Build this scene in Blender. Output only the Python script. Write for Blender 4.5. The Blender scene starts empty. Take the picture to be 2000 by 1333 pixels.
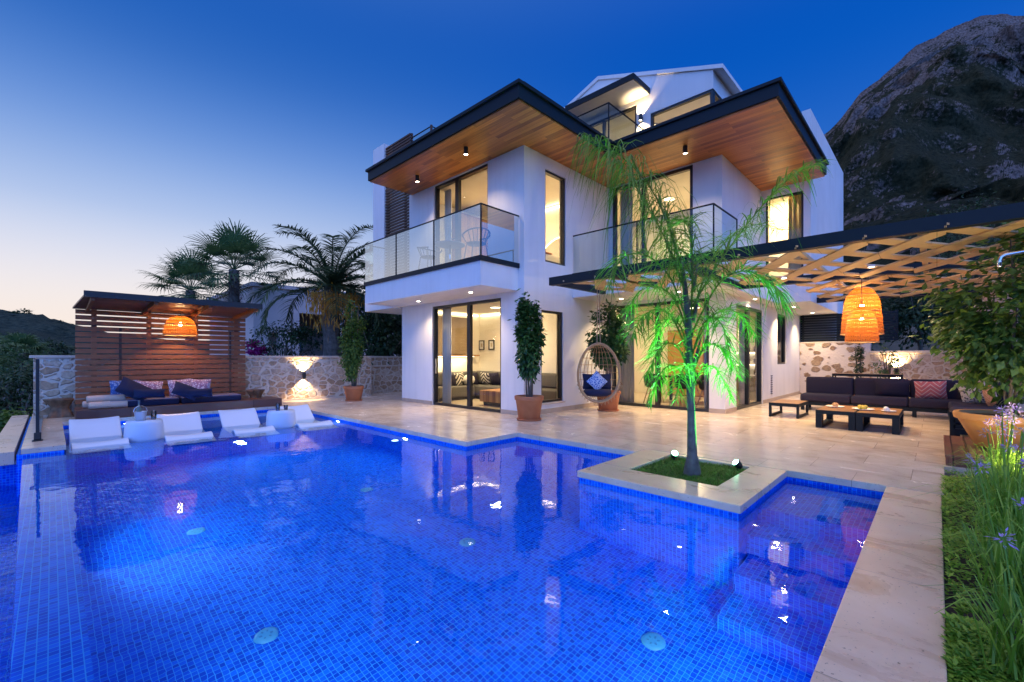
import bpy, bmesh, math, random
from mathutils import Vector, Matrix, noise as mnoise
random.seed(7)
R = math.radians
C = bpy.context.scene.collection
SC = bpy.context.scene

# ------------------------------------------------------------------ camera, sky, exposure
YAW = 46.15                      # camera heading; X runs into the house, Y runs left along its front
cd = bpy.data.cameras.new('camera'); cam = bpy.data.objects.new('camera', cd); C.objects.link(cam)
cd.sensor_width = 36; cd.lens = 36*864/2000; cd.shift_y = 31.5/2000
cd.clip_start = .05; cd.clip_end = 6000
cam.location = (0, 0, 1.3); cam.rotation_euler = (R(90), 0, R(90-YAW-90))
SC.camera = cam
SC.view_settings.view_transform = 'Standard'; SC.view_settings.look = 'None'
SC.view_settings.exposure = 0.5; SC.view_settings.gamma = 1.0
SC.cycles.max_bounces = 8; SC.cycles.transparent_max_bounces = 24
SC.cycles.caustics_reflective = False; SC.cycles.caustics_refractive = True
SC.cycles.sample_clamp_indirect = 4.0
SC.cycles.use_denoising = True

def s2l(r, g, b):
    f = lambda c: (c/255/12.92) if c/255 < .04045 else ((c/255+.055)/1.055)**2.4
    return (f(r), f(g), f(b), 1)

def build_sky():
    w = bpy.data.worlds.new('World'); SC.world = w; w.use_nodes = True
    nt = w.node_tree; N = nt.nodes; L = nt.links
    for n in list(N): N.remove(n)
    out = N.new('ShaderNodeOutputWorld'); bg = N.new('ShaderNodeBackground'); L.new(bg.outputs[0], out.inputs[0])
    tc = N.new('ShaderNodeTexCoord'); sep = N.new('ShaderNodeSeparateXYZ'); L.new(tc.outputs['Generated'], sep.inputs[0])
    asn = N.new('ShaderNodeMath'); asn.operation = 'ARCSINE'; L.new(sep.outputs[2], asn.inputs[0])
    el = N.new('ShaderNodeMath'); el.operation = 'DIVIDE'; L.new(asn.outputs[0], el.inputs[0]); el.inputs[1].default_value = math.pi/2
    def ramp(stops):
        r = N.new('ShaderNodeValToRGB'); L.new(el.outputs[0], r.inputs[0]); e = r.color_ramp.elements
        while len(e) > 1: e.remove(e[-1])
        for i, (deg, c) in enumerate(stops):
            x = max(0, deg)/90
            k = e[0] if i == 0 else e.new(x)
            k.position = x; k.color = c
        r.color_ramp.interpolation = 'B_SPLINE'
        return r
    glow = ramp([(0, s2l(253, 232, 214)), (5, s2l(249, 238, 232)), (9.5, s2l(228, 229, 242)), (14.5, s2l(178, 200, 238)), (21.5, s2l(104, 150, 222)),
                 (29, s2l(40, 104, 192)), (38, s2l(14, 84, 182)), (50, (.10, .24, .62, 1)), (66, (.85, .74, .92, 1)), (90, (1, .86, .95, 1))])
    deep = ramp([(0, s2l(140, 165, 215)), (12, s2l(80, 125, 205)), (20, s2l(45, 108, 202)), (28, s2l(4, 90, 194)), (37, s2l(0, 80, 184)), (50, (.05, .16, .58, 1)), (66, (.85, .74, .92, 1)), (90, (1, .86, .95, 1))])
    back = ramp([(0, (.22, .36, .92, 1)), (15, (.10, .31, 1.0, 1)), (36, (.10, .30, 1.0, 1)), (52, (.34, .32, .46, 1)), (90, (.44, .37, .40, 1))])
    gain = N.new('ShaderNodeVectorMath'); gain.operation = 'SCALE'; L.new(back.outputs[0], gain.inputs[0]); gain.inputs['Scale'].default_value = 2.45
    hor = N.new('ShaderNodeVectorMath'); hor.operation = 'MULTIPLY'; L.new(tc.outputs['Generated'], hor.inputs[0]); hor.inputs[1].default_value = (1, 1, 0)
    nr = N.new('ShaderNodeVectorMath'); nr.operation = 'NORMALIZE'; L.new(hor.outputs[0], nr.inputs[0])
    def azi(deg, lo, hi):
        d = N.new('ShaderNodeVectorMath'); d.operation = 'DOT_PRODUCT'; L.new(nr.outputs[0], d.inputs[0])
        d.inputs[1].default_value = (math.cos(R(deg)), math.sin(R(deg)), 0)
        m = N.new('ShaderNodeMapRange'); m.interpolation_type = 'SMOOTHSTEP'
        L.new(d.outputs['Value'], m.inputs[0]); m.inputs[1].default_value = lo; m.inputs[2].default_value = hi
        return m
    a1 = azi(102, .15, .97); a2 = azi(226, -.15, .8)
    m1 = N.new('ShaderNodeMixRGB'); L.new(a1.outputs[0], m1.inputs[0]); L.new(deep.outputs[0], m1.inputs[1]); L.new(glow.outputs[0], m1.inputs[2])
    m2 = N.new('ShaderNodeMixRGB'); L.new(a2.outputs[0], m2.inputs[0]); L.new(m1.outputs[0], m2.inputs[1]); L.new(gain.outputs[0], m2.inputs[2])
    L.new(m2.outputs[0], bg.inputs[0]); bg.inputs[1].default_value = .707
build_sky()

# ------------------------------------------------------------------ where a pixel of the 2000 px photo lies, for measuring
_X = (math.cos(R(YAW)), math.sin(R(YAW)))
def at(px, py, d):
    r = (px-1000)/864*d
    return Vector((r*_X[0]+d*_X[1], -r*_X[1]+d*_X[0], 1.3+(698-py)/864*d))
def on_z(px, py, z):
    return at(px, py, (1.3-z)*864/(py-698))

# ------------------------------------------------------------------ materials
def mat(name, col=(.5, .5, .5), rough=.5, metal=0.0, spec=.5, var=None, var_scale=8, bump=0, bump_scale=40, emit=None, emit_s=0, trans=0, coat=0):
    m = bpy.data.materials.new(name); m.use_nodes = True
    nt = m.node_tree; N = nt.nodes; L = nt.links; b = N['Principled BSDF']
    b.inputs['Base Color'].default_value = (*col, 1); b.inputs['Roughness'].default_value = rough
    b.inputs['Metallic'].default_value = metal; b.inputs['Specular IOR Level'].default_value = spec
    b.inputs['Coat Weight'].default_value = coat
    if trans: b.inputs['Transmission Weight'].default_value = trans
    if emit:
        b.inputs['Emission Color'].default_value = (*emit, 1); b.inputs['Emission Strength'].default_value = emit_s
    if var or bump:
        tc = N.new('ShaderNodeTexCoord')
    if var:
        n = N.new('ShaderNodeTexNoise'); n.inputs['Scale'].default_value = var_scale; n.inputs['Detail'].default_value = 6
        L.new(tc.outputs['Object'], n.inputs['Vector'])
        r = N.new('ShaderNodeValToRGB'); L.new(n.outputs['Fac'], r.inputs[0])
        r.color_ramp.elements[0].position = .32; r.color_ramp.elements[1].position = .68
        r.color_ramp.elements[0].color = (*col, 1); r.color_ramp.elements[1].color = (*var, 1)
        L.new(r.outputs[0], b.inputs['Base Color'])
    if bump:
        n2 = N.new('ShaderNodeTexNoise'); n2.inputs['Scale'].default_value = bump_scale; n2.inputs['Detail'].default_value = 5
        L.new(tc.outputs['Object'], n2.inputs['Vector'])
        bp = N.new('ShaderNodeBump'); bp.inputs['Strength'].default_value = bump; bp.inputs['Distance'].default_value = .02
        L.new(n2.outputs['Fac'], bp.inputs['Height']); L.new(bp.outputs[0], b.inputs['Normal'])
    return m

def pos_nodes(nt):
    g = nt.nodes.new('ShaderNodeNewGeometry'); return g

def mosaic_mat(name, s=.039, dark=(.001, .065, .64), mid=(.001, .115, .86), light=(.002, .18, .96), grout=(.05, .42, .97), gw=.12):
    m = bpy.data.materials.new(name); m.use_nodes = True
    nt = m.node_tree; N = nt.nodes; L = nt.links; b = N['Principled BSDF']
    g = pos_nodes(nt)
    off = N.new('ShaderNodeVectorMath'); off.operation = 'ADD'; L.new(g.outputs['Position'], off.inputs[0]); off.inputs[1].default_value = (.0137, .0171, .0093)
    sc = N.new('ShaderNodeVectorMath'); sc.operation = 'SCALE'; L.new(off.outputs[0], sc.inputs[0]); sc.inputs['Scale'].default_value = 1/s
    fl = N.new('ShaderNodeVectorMath'); fl.operation = 'FLOOR'; L.new(sc.outputs[0], fl.inputs[0])
    fr = N.new('ShaderNodeVectorMath'); fr.operation = 'FRACTION'; L.new(sc.outputs[0], fr.inputs[0])
    wn = N.new('ShaderNodeTexWhiteNoise'); wn.noise_dimensions = '3D'; L.new(fl.outputs[0], wn.inputs['Vector'])
    r = N.new('ShaderNodeValToRGB'); L.new(wn.outputs['Value'], r.inputs[0]); e = r.color_ramp.elements
    e[0].color = (*dark, 1); e[1].color = (*light, 1); k = e.new(.5); k.color = (*mid, 1)
    # grout lines on the two axes that lie in the face
    sf = N.new('ShaderNodeSeparateXYZ'); L.new(fr.outputs[0], sf.inputs[0])
    nn = N.new('ShaderNodeVectorMath'); nn.operation = 'ABSOLUTE'; L.new(g.outputs['True Normal'], nn.inputs[0])
    sn = N.new('ShaderNodeSeparateXYZ'); L.new(nn.outputs[0], sn.inputs[0])
    acc = None
    for i in range(3):
        a = N.new('ShaderNodeMath'); a.operation = 'LESS_THAN'; L.new(sf.outputs[i], a.inputs[0]); a.inputs[1].default_value = gw
        c = N.new('ShaderNodeMath'); c.operation = 'LESS_THAN'; L.new(sn.outputs[i], c.inputs[0]); c.inputs[1].default_value = .5
        p = N.new('ShaderNodeMath'); p.operation = 'MULTIPLY'; L.new(a.outputs[0], p.inputs[0]); L.new(c.outputs[0], p.inputs[1])
        if acc is None: acc = p
        else:
            q = N.new('ShaderNodeMath'); q.operation = 'MAXIMUM'; L.new(acc.outputs[0], q.inputs[0]); L.new(p.outputs[0], q.inputs[1]); acc = q
    mx = N.new('ShaderNodeMixRGB'); L.new(acc.outputs[0], mx.inputs[0]); L.new(r.outputs[0], mx.inputs[1]); mx.inputs[2].default_value = (*grout, 1)
    L.new(mx.outputs[0], b.inputs['Base Color']); b.inputs['Roughness'].default_value = .55; b.inputs['Specular IOR Level'].default_value = .12
    return m

def plank_mat(name, axis, cols, width=.11, length=1.3, rough=.45, gap=.012, grain=1.0):
    """wood boards laid along axis; the cross axis is taken as given"""
    along, across = axis
    m = bpy.data.materials.new(name); m.use_nodes = True
    nt = m.node_tree; N = nt.nodes; L = nt.links; b = N['Principled BSDF']
    g = pos_nodes(nt); sp = N.new('ShaderNodeSeparateXYZ'); L.new(g.outputs['Position'], sp.inputs[0])
    cb = N.new('ShaderNodeCombineXYZ'); L.new(sp.outputs['XYZ'.index(along)], cb.inputs[0]); L.new(sp.outputs['XYZ'.index(across)], cb.inputs[1])
    br = N.new('ShaderNodeTexBrick'); L.new(cb.outputs[0], br.inputs['Vector']); br.inputs['Scale'].default_value = 1
    br.inputs['Brick Width'].default_value = length; br.inputs['Row Height'].default_value = width
    br.inputs['Mortar Size'].default_value = gap*width; br.inputs['Color1'].default_value = (0, 0, 0, 1); br.inputs['Color2'].default_value = (1, 1, 1, 1)
    br.inputs['Mortar'].default_value = (.5, .5, .5, 1); br.inputs['Mortar Smooth'].default_value = 0
    st = N.new('ShaderNodeVectorMath'); st.operation = 'MULTIPLY'; L.new(cb.outputs[0], st.inputs[0]); st.inputs[1].default_value = (2.2, 30*grain, 1)
    ad = N.new('ShaderNodeVectorMath'); ad.operation = 'ADD'; L.new(st.outputs[0], ad.inputs[0])
    mo = N.new('ShaderNodeVectorMath'); mo.operation = 'SCALE'; L.new(br.outputs['Color'], mo.inputs[0]); mo.inputs['Scale'].default_value = 9; L.new(mo.outputs[0], ad.inputs[1])
    no = N.new('ShaderNodeTexNoise'); L.new(ad.outputs[0], no.inputs['Vector']); no.inputs['Scale'].default_value = 1; no.inputs['Detail'].default_value = 5
    mixv = N.new('ShaderNodeMixRGB'); mixv.inputs[0].default_value = .55; L.new(br.outputs['Color'], mixv.inputs[1]); L.new(no.outputs['Fac'], mixv.inputs[2])
    r = N.new('ShaderNodeValToRGB'); L.new(mixv.outputs[0], r.inputs[0]); e = r.color_ramp.elements
    e[0].position = .2; e[1].position = .85; e[0].color = (*cols[0], 1); e[1].color = (*cols[2], 1); k = e.new(.5); k.color = (*cols[1], 1)
    mx = N.new('ShaderNodeMixRGB'); L.new(br.outputs['Fac'], mx.inputs[0]); L.new(r.outputs[0], mx.inputs[1]); mx.inputs[2].default_value = (*[c*.25 for c in cols[0]], 1)
    L.new(mx.outputs[0], b.inputs['Base Color']); b.inputs['Roughness'].default_value = rough
    return m

def travertine_mat(name, tile=(.9, .6), rough=.2, cols=((.55, .43, .32), (.71, .58, .45), (.80, .69, .56))):
    m = bpy.data.materials.new(name); m.use_nodes = True
    nt = m.node_tree; N = nt.nodes; L = nt.links; b = N['Principled BSDF']
    g = pos_nodes(nt)
    sw = N.new('ShaderNodeMapping'); L.new(g.outputs['Position'], sw.inputs[0]); sw.inputs['Rotation'].default_value = (0, 0, R(90)); sw.inputs['Location'].default_value = (1.1, .3, 0)
    br = N.new('ShaderNodeTexBrick'); L.new(sw.outputs[0], br.inputs['Vector']); br.inputs['Scale'].default_value = 1
    br.inputs['Brick Width'].default_value = tile[0]; br.inputs['Row Height'].default_value = tile[1]; br.inputs['Mortar Size'].default_value = .0022
    br.inputs['Color1'].default_value = (0, 0, 0, 1); br.inputs['Color2'].default_value = (1, 1, 1, 1); br.inputs['Mortar Smooth'].default_value = .2
    mo = N.new('ShaderNodeVectorMath'); mo.operation = 'SCALE'; L.new(br.outputs['Color'], mo.inputs[0]); mo.inputs['Scale'].default_value = 13
    st = N.new('ShaderNodeVectorMath'); st.operation = 'MULTIPLY'; L.new(g.outputs['Position'], st.inputs[0]); st.inputs[1].default_value = (2.4, 1.5, 1.5)
    ad = N.new('ShaderNodeVectorMath'); ad.operation = 'ADD'; L.new(st.outputs[0], ad.inputs[0]); L.new(mo.outputs[0], ad.inputs[1])
    n1 = N.new('ShaderNodeTexNoise'); L.new(ad.outputs[0], n1.inputs['Vector']); n1.inputs['Scale'].default_value = 1.0; n1.inputs['Detail'].default_value = 9; n1.inputs['Roughness'].default_value = .65; n1.inputs['Distortion'].default_value = .8
    r = N.new('ShaderNodeValToRGB'); L.new(n1.outputs['Fac'], r.inputs[0]); e = r.color_ramp.elements
    e[0].position = .28; e[0].color = (*cols[0], 1); e[1].position = .72; e[1].color = (*cols[2], 1); k = e.new(.47); k.color = (*cols[1], 1)
    tint = N.new('ShaderNodeMixRGB'); tint.blend_type = 'MULTIPLY'; tint.inputs[0].default_value = .10; L.new(r.outputs[0], tint.inputs[1]); L.new(br.outputs['Color'], tint.inputs[2])
    # small dark pits
    n3 = N.new('ShaderNodeTexNoise'); L.new(g.outputs['Position'], n3.inputs['Vector']); n3.inputs['Scale'].default_value = 55; n3.inputs['Detail'].default_value = 3
    pr = N.new('ShaderNodeMapRange'); L.new(n3.outputs['Fac'], pr.inputs[0]); pr.inputs[1].default_value = .66; pr.inputs[2].default_value = .72
    pit = N.new('ShaderNodeMixRGB'); L.new(pr.outputs[0], pit.inputs[0]); L.new(tint.outputs[0], pit.inputs[1]); pit.inputs[2].default_value = (.22, .15, .1, 1)
    jm = N.new('ShaderNodeMixRGB'); L.new(br.outputs['Fac'], jm.inputs[0]); L.new(pit.outputs[0], jm.inputs[1]); jm.inputs[2].default_value = (.22, .17, .13, 1)
    L.new(jm.outputs[0], b.inputs['Base Color'])
    rr = N.new('ShaderNodeMapRange'); L.new(n1.outputs['Fac'], rr.inputs[0]); rr.inputs[3].default_value = rough-.08; rr.inputs[4].default_value = rough+.16
    L.new(rr.outputs[0], b.inputs['Roughness'])
    bp = N.new('ShaderNodeBump'); bp.inputs['Strength'].default_value = .15; bp.inputs['Distance'].default_value = .01; L.new(n1.outputs['Fac'], bp.inputs['Height']); L.new(bp.outputs[0], b.inputs['Normal'])
    return m

def stone_wall_mat(name, scale=2.6, mortar=(.62, .54, .45), stones=((.42, .30, .19), (.30, .19, .11), (.55, .45, .34)), lo=.07, hi=.13, pebbles=False):
    m = bpy.data.materials.new(name); m.use_nodes = True
    nt = m.node_tree; N = nt.nodes; L = nt.links; b = N['Principled BSDF']
    g = pos_nodes(nt)
    nz = N.new('ShaderNodeTexNoise'); L.new(g.outputs['Position'], nz.inputs['Vector']); nz.inputs['Scale'].default_value = 3; nz.inputs['Detail'].default_value = 3
    sb = N.new('ShaderNodeVectorMath'); sb.operation = 'MULTIPLY_ADD'; L.new(nz.outputs['Color'], sb.inputs[0]); sb.inputs[1].default_value = (.22, .22, .22); L.new(g.outputs['Position'], sb.inputs[2])
    st = N.new('ShaderNodeVectorMath'); st.operation = 'MULTIPLY'; L.new(sb.outputs[0], st.inputs[0]); st.inputs[1].default_value = (1, 1, 1.35)
    v1 = N.new('ShaderNodeTexVoronoi'); v1.feature = 'DISTANCE_TO_EDGE'; v1.inputs['Scale'].default_value = scale; L.new(st.outputs[0], v1.inputs['Vector'])
    v2 = N.new('ShaderNodeTexVoronoi'); v2.feature = 'F1'; v2.inputs['Scale'].default_value = scale; L.new(st.outputs[0], v2.inputs['Vector'])
    for v_ in (v1, v2): v_.inputs['Randomness'].default_value = .78
    sx = N.new('ShaderNodeSeparateColor'); L.new(v2.outputs['Color'], sx.inputs[0])
    r = N.new('ShaderNodeValToRGB'); L.new(sx.outputs[0], r.inputs[0]); e = r.color_ramp.elements
    e[0].color = (*stones[1], 1); e[1].color = (*stones[2], 1); k = e.new(.45); k.color = (*stones[0], 1)
    n2 = N.new('ShaderNodeTexNoise'); L.new(g.outputs['Position'], n2.inputs['Vector']); n2.inputs['Scale'].default_value = 16; n2.inputs['Detail'].default_value = 6
    mm = N.new('ShaderNodeMixRGB'); mm.blend_type = 'OVERLAY'; mm.inputs[0].default_value = .7; L.new(r.outputs[0], mm.inputs[1]); L.new(n2.outputs['Fac'], mm.inputs[2])
    mr = N.new('ShaderNodeMapRange'); mr.interpolation_type = 'SMOOTHSTEP'; L.new((v2 if pebbles else v1).outputs['Distance'], mr.inputs[0]); mr.inputs[1].default_value = hi if pebbles else lo; mr.inputs[2].default_value = lo if pebbles else hi
    mx = N.new('ShaderNodeMixRGB'); L.new(mr.outputs[0], mx.inputs[0]); mx.inputs[1].default_value = (*mortar, 1); L.new(mm.outputs[0], mx.inputs[2])
    L.new(mx.outputs[0], b.inputs['Base Color']); b.inputs['Roughness'].default_value = .85
    hh = N.new('ShaderNodeMath'); hh.operation = 'MULTIPLY_ADD'; L.new(n2.outputs['Fac'], hh.inputs[0]); hh.inputs[1].default_value = .5; L.new(mr.outputs[0], hh.inputs[2])
    bp = N.new('ShaderNodeBump'); bp.inputs['Strength'].default_value = .9; bp.inputs['Distance'].default_value = .03; L.new(hh.outputs[0], bp.inputs['Height']); L.new(bp.outputs[0], b.inputs['Normal'])
    return m

def leaf_mat(name, c1, c2, trans=.35, rough=.45):
    m = bpy.data.materials.new(name); m.use_nodes = True
    nt = m.node_tree; N = nt.nodes; L = nt.links; b = N['Principled BSDF']; out = N['Material Output']
    g = pos_nodes(nt); r = N.new('ShaderNodeValToRGB'); L.new(g.outputs['Random Per Island'], r.inputs[0])
    r.color_ramp.elements[0].color = (*c1, 1); r.color_ramp.elements[1].color = (*c2, 1)
    L.new(r.outputs[0], b.inputs['Base Color']); b.inputs['Roughness'].default_value = rough
    t = N.new('ShaderNodeBsdfTranslucent'); L.new(r.outputs[0], t.inputs[0])
    mx = N.new('ShaderNodeMixShader'); mx.inputs[0].default_value = trans; L.new(b.outputs[0], mx.inputs[1]); L.new(t.outputs[0], mx.inputs[2]); L.new(mx.outputs[0], out.inputs[0])
    return m

def pane_mat(name, tint=(.93, .97, .97), refl=1.0, base=.0):
    """thin window glass: lets light straight through, mirrors at grazing angles"""
    m = bpy.data.materials.new(name); m.use_nodes = True
    nt = m.node_tree; N = nt.nodes; L = nt.links; out = N['Material Output']; N.remove(N['Principled BSDF'])
    t = N.new('ShaderNodeBsdfTransparent'); t.inputs[0].default_value = (*tint, 1)
    g = N.new('ShaderNodeBsdfGlossy'); g.inputs['Roughness'].default_value = 0.01
    f = N.new('ShaderNodeFresnel'); f.inputs['IOR'].default_value = 1.5
    k = N.new('ShaderNodeMath'); k.operation = 'MULTIPLY_ADD'; L.new(f.outputs[0], k.inputs[0]); k.inputs[1].default_value = refl; k.inputs[2].default_value = base; k.use_clamp = True
    mx = N.new('ShaderNodeMixShader'); L.new(k.outputs[0], mx.inputs[0]); L.new(t.outputs[0], mx.inputs[1]); L.new(g.outputs[0], mx.inputs[2]); L.new(mx.outputs[0], out.inputs[0])
    return m

def water_mat(name, tint=(.85, .93, 1), bump=.05, scale=1.5):
    m = bpy.data.materials.new(name); m.use_nodes = True
    nt = m.node_tree; N = nt.nodes; L = nt.links; out = N['Material Output']; N.remove(N['Principled BSDF'])
    g = N.new('ShaderNodeBsdfGlass'); g.inputs['IOR'].default_value = 1.33; g.inputs['Roughness'].default_value = 0; g.inputs[0].default_value = (*tint, 1)
    p = pos_nodes(nt)
    n1 = N.new('ShaderNodeTexNoise'); L.new(p.outputs['Position'], n1.inputs['Vector']); n1.inputs['Scale'].default_value = scale; n1.inputs['Detail'].default_value = 2
    n2 = N.new('ShaderNodeTexNoise'); L.new(p.outputs['Position'], n2.inputs['Vector']); n2.inputs['Scale'].default_value = scale*4.5; n2.inputs['Detail'].default_value = 2
    ad = N.new('ShaderNodeMath'); ad.operation = 'MULTIPLY_ADD'; L.new(n2.outputs['Fac'], ad.inputs[0]); ad.inputs[1].default_value = .22; L.new(n1.outputs['Fac'], ad.inputs[2])
    bp = N.new('ShaderNodeBump'); bp.inputs['Strength'].default_value = bump; bp.inputs['Distance'].default_value = .1; L.new(ad.outputs[0], bp.inputs['Height'])
    L.new(bp.outputs[0], g.inputs['Normal'])
    # lamplight and skylight pass the surface as well
    L.new(g.outputs[0], out.inputs[0])
    return m

def emit_mat(name, col, s):
    m = bpy.data.materials.new(name); m.use_nodes = True
    nt = m.node_tree; N = nt.nodes; L = nt.links; out = N['Material Output']; N.remove(N['Principled BSDF'])
    e = N.new('ShaderNodeEmission'); e.inputs[0].default_value = (*col, 1); e.inputs[1].default_value = s; L.new(e.outputs[0], out.inputs[0])
    return m

def rattan_mat(name, col=(.29, .09, .011), sx=44, sz=26, hole=.25):
    m = bpy.data.materials.new(name); m.use_nodes = True
    nt = m.node_tree; N = nt.nodes; L = nt.links; b = N['Principled BSDF']; out = N['Material Output']
    tc = N.new('ShaderNodeTexCoord'); sp = N.new('ShaderNodeSeparateXYZ'); L.new(tc.outputs['Object'], sp.inputs[0])
    an = N.new('ShaderNodeMath'); an.operation = 'ARCTAN2'; L.new(sp.outputs[1], an.inputs[0]); L.new(sp.outputs[0], an.inputs[1])
    def wave(src, k):
        a = N.new('ShaderNodeMath'); a.operation = 'MULTIPLY'; L.new(src, a.inputs[0]); a.inputs[1].default_value = k
        s = N.new('ShaderNodeMath'); s.operation = 'SINE'; L.new(a.outputs[0], s.inputs[0]); return s
    w1 = wave(an.outputs[0], sx); w2 = wave(sp.outputs[2], sz*math.pi)
    mn = N.new('ShaderNodeMath'); mn.operation = 'MINIMUM'; L.new(w1.outputs[0], mn.inputs[0]); L.new(w2.outputs[0], mn.inputs[1])
    th = N.new('ShaderNodeMath'); th.operation = 'GREATER_THAN'; L.new(mn.outputs[0], th.inputs[0]); th.inputs[1].default_value = hole
    n = N.new('ShaderNodeTexNoise'); n.inputs['Scale'].default_value = 25; L.new(tc.outputs['Object'], n.inputs['Vector'])
    r = N.new('ShaderNodeValToRGB'); L.new(n.outputs['Fac'], r.inputs[0]); r.color_ramp.elements[0].color = (*[c*.7 for c in col], 1); r.color_ramp.elements[1].color = (*[min(1, c*1.25) for c in col], 1)
    L.new(r.outputs[0], b.inputs['Base Color']); b.inputs['Roughness'].default_value = .6
    tl = N.new('ShaderNodeBsdfTranslucent'); L.new(r.outputs[0], tl.inputs[0])
    m1 = N.new('ShaderNodeMixShader'); m1.inputs[0].default_value = .32; L.new(b.outputs[0], m1.inputs[1]); L.new(tl.outputs[0], m1.inputs[2])
    tr = N.new('ShaderNodeBsdfTransparent')
    m2 = N.new('ShaderNodeMixShader'); L.new(th.outputs[0], m2.inputs[0]); L.new(m1.outputs[0], m2.inputs[1]); L.new(tr.outputs[0], m2.inputs[2]); L.new(m2.outputs[0], out.inputs[0])
    return m

def pattern_mat(name, kind, c1, c2, scale=30, c3=None):
    m = bpy.data.materials.new(name); m.use_nodes = True
    nt = m.node_tree; N = nt.nodes; L = nt.links; b = N['Principled BSDF']; tc = N.new('ShaderNodeTexCoord')
    if kind == 'zigzag':
        sp = N.new('ShaderNodeSeparateXYZ'); L.new(tc.outputs['Object'], sp.inputs[0])
        tri = N.new('ShaderNodeMath'); tri.operation = 'PINGPONG'; L.new(sp.outputs[0], tri.inputs[0]); tri.inputs[1].default_value = 1.6/scale
        a = N.new('ShaderNodeMath'); a.operation = 'ADD'; L.new(tri.outputs[0], a.inputs[0]); L.new(sp.outputs[2], a.inputs[1])
        k = N.new('ShaderNodeMath'); k.operation = 'MULTIPLY'; L.new(a.outputs[0], k.inputs[0]); k.inputs[1].default_value = scale
        f = N.new('ShaderNodeMath'); f.operation = 'FRACT'; L.new(k.outputs[0], f.inputs[0]); src = f.outputs[0]
    else:
        v = N.new('ShaderNodeTexVoronoi'); v.feature = 'DISTANCE_TO_EDGE' if kind == 'cells' else 'F1'; v.inputs['Scale'].default_value = scale; L.new(tc.outputs['Object'], v.inputs['Vector'])
        src = v.outputs['Distance']
    r = N.new('ShaderNodeValToRGB'); L.new(src, r.inputs[0]); r.color_ramp.interpolation = 'CONSTANT'; e = r.color_ramp.elements
    th = {'zigzag': .5, 'cells': .13, 'spots': .42}[kind]
    e[0].color = (*c1, 1); e[1].position = th; e[1].color = (*c2, 1)
    if c3: k3 = e.new(th*1.5); k3.color = (*c3, 1)
    L.new(r.outputs[0], b.inputs['Base Color']); b.inputs['Roughness'].default_value = .9
    return m

M = {}
M['white'] = mat('white_render', (.80, .79, .78), .8, var=(.73, .72, .70), var_scale=.9, bump=.06, bump_scale=90)
def weathered(m):
    # faint vertical rain streaks and blotches in the render
    nt = m.node_tree; N = nt.nodes; L = nt.links; b = N['Principled BSDF']; g = pos_nodes(nt)
    st = N.new('ShaderNodeVectorMath'); st.operation = 'MULTIPLY'; L.new(g.outputs['Position'], st.inputs[0]); st.inputs[1].default_value = (5, 5, .35)
    n = N.new('ShaderNodeTexNoise'); n.inputs['Scale'].default_value = 1; n.inputs['Detail'].default_value = 7; n.inputs['Roughness'].default_value = .6; L.new(st.outputs[0], n.inputs['Vector'])
    r = N.new('ShaderNodeMapRange'); L.new(n.outputs['Fac'], r.inputs[0]); r.inputs[1].default_value = .48; r.inputs[2].default_value = .75; r.inputs[3].default_value = 1; r.inputs[4].default_value = .92
    src = b.inputs['Base Color'].links[0].from_socket
    mx = N.new('ShaderNodeMixRGB'); mx.blend_type = 'MULTIPLY'; mx.inputs[0].default_value = 1; L.new(src, mx.inputs[1]); L.new(r.outputs[0], mx.inputs[2]); L.new(mx.outputs[0], b.inputs['Base Color'])
weathered(M['white'])
M['plaster'] = mat('warm_plaster', (.78, .72, .60), .85, var=(.74, .67, .55), var_scale=2)
M['beige'] = mat('beige_render', (.58, .45, .35), .85, var=(.52, .39, .30), var_scale=2, bump=.08, bump_scale=60)
M['graphite'] = mat('graphite_metal', (.005, .011, .017), .5, spec=.25)
M['frame'] = mat('dark_aluminium', (.014, .016, .018), .35)
M['black'] = mat('black_metal', (.01, .011, .013), .4)
M['pane'] = pane_mat('window_glass', (.94, .97, .96), 1.0)
M['rail'] = pane_mat('railing_glass', (.80, .92, .92), .6, .02)
M['soffit'] = plank_mat('soffit_boards', 'YX', ((.22, .058, .011), (.52, .165, .026), (.70, .29, .058)), .105, 1.5, .4)
M['slat'] = plank_mat('slat_timber', 'XZ', ((.20, .065, .022), (.34, .125, .04), (.46, .20, .07)), 2.0, 2.2, .5)
M['louver'] = plank_mat('louver_timber', 'YZ', ((.05, .02, .012), (.10, .04, .02), (.15, .065, .03)), 2.0, 2.0, .5)
M['decking'] = plank_mat('decking_timber', 'XY', ((.10, .04, .025), (.18, .075, .045), (.25, .11, .06)), .14, 2.4, .4, .05)
M['pine'] = plank_mat('lattice_timber', 'YX', ((.50, .33, .16), (.60, .41, .20), (.68, .48, .25)), 1.0, 1.2, .55, .003)
M['teak'] = plank_mat('teak_top', 'YX', ((.25, .12, .04), (.36, .18, .06), (.45, .24, .09)), .08, 1.2, .35, .05)
M['trav'] = travertine_mat('travertine')
M['coping'] = travertine_mat('travertine_coping', (5.0, 1.25), .25, ((.56, .37, .23), (.76, .56, .38), (.85, .67, .49)))
M['mosaic'] = mosaic_mat('blue_mosaic')
M['stone'] = stone_wall_mat('rubble_stone', 4.0, (.70, .62, .52), ((.50, .36, .24), (.38, .25, .15), (.60, .50, .39)), .05, .12)
M['stone2'] = stone_wall_mat('rubble_stone_dark', 3.4, (.66, .58, .52), ((.26, .17, .11), (.18, .11, .08), (.36, .26, .17)), .39, .50, True)
M['capstone'] = mat('cap_stone', (.66, .58, .48), .7, var=(.56, .47, .38), var_scale=5)
M['skirt'] = mat('stone_skirting', (.50, .40, .31), .5, var=(.42, .33, .25), var_scale=6)
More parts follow.
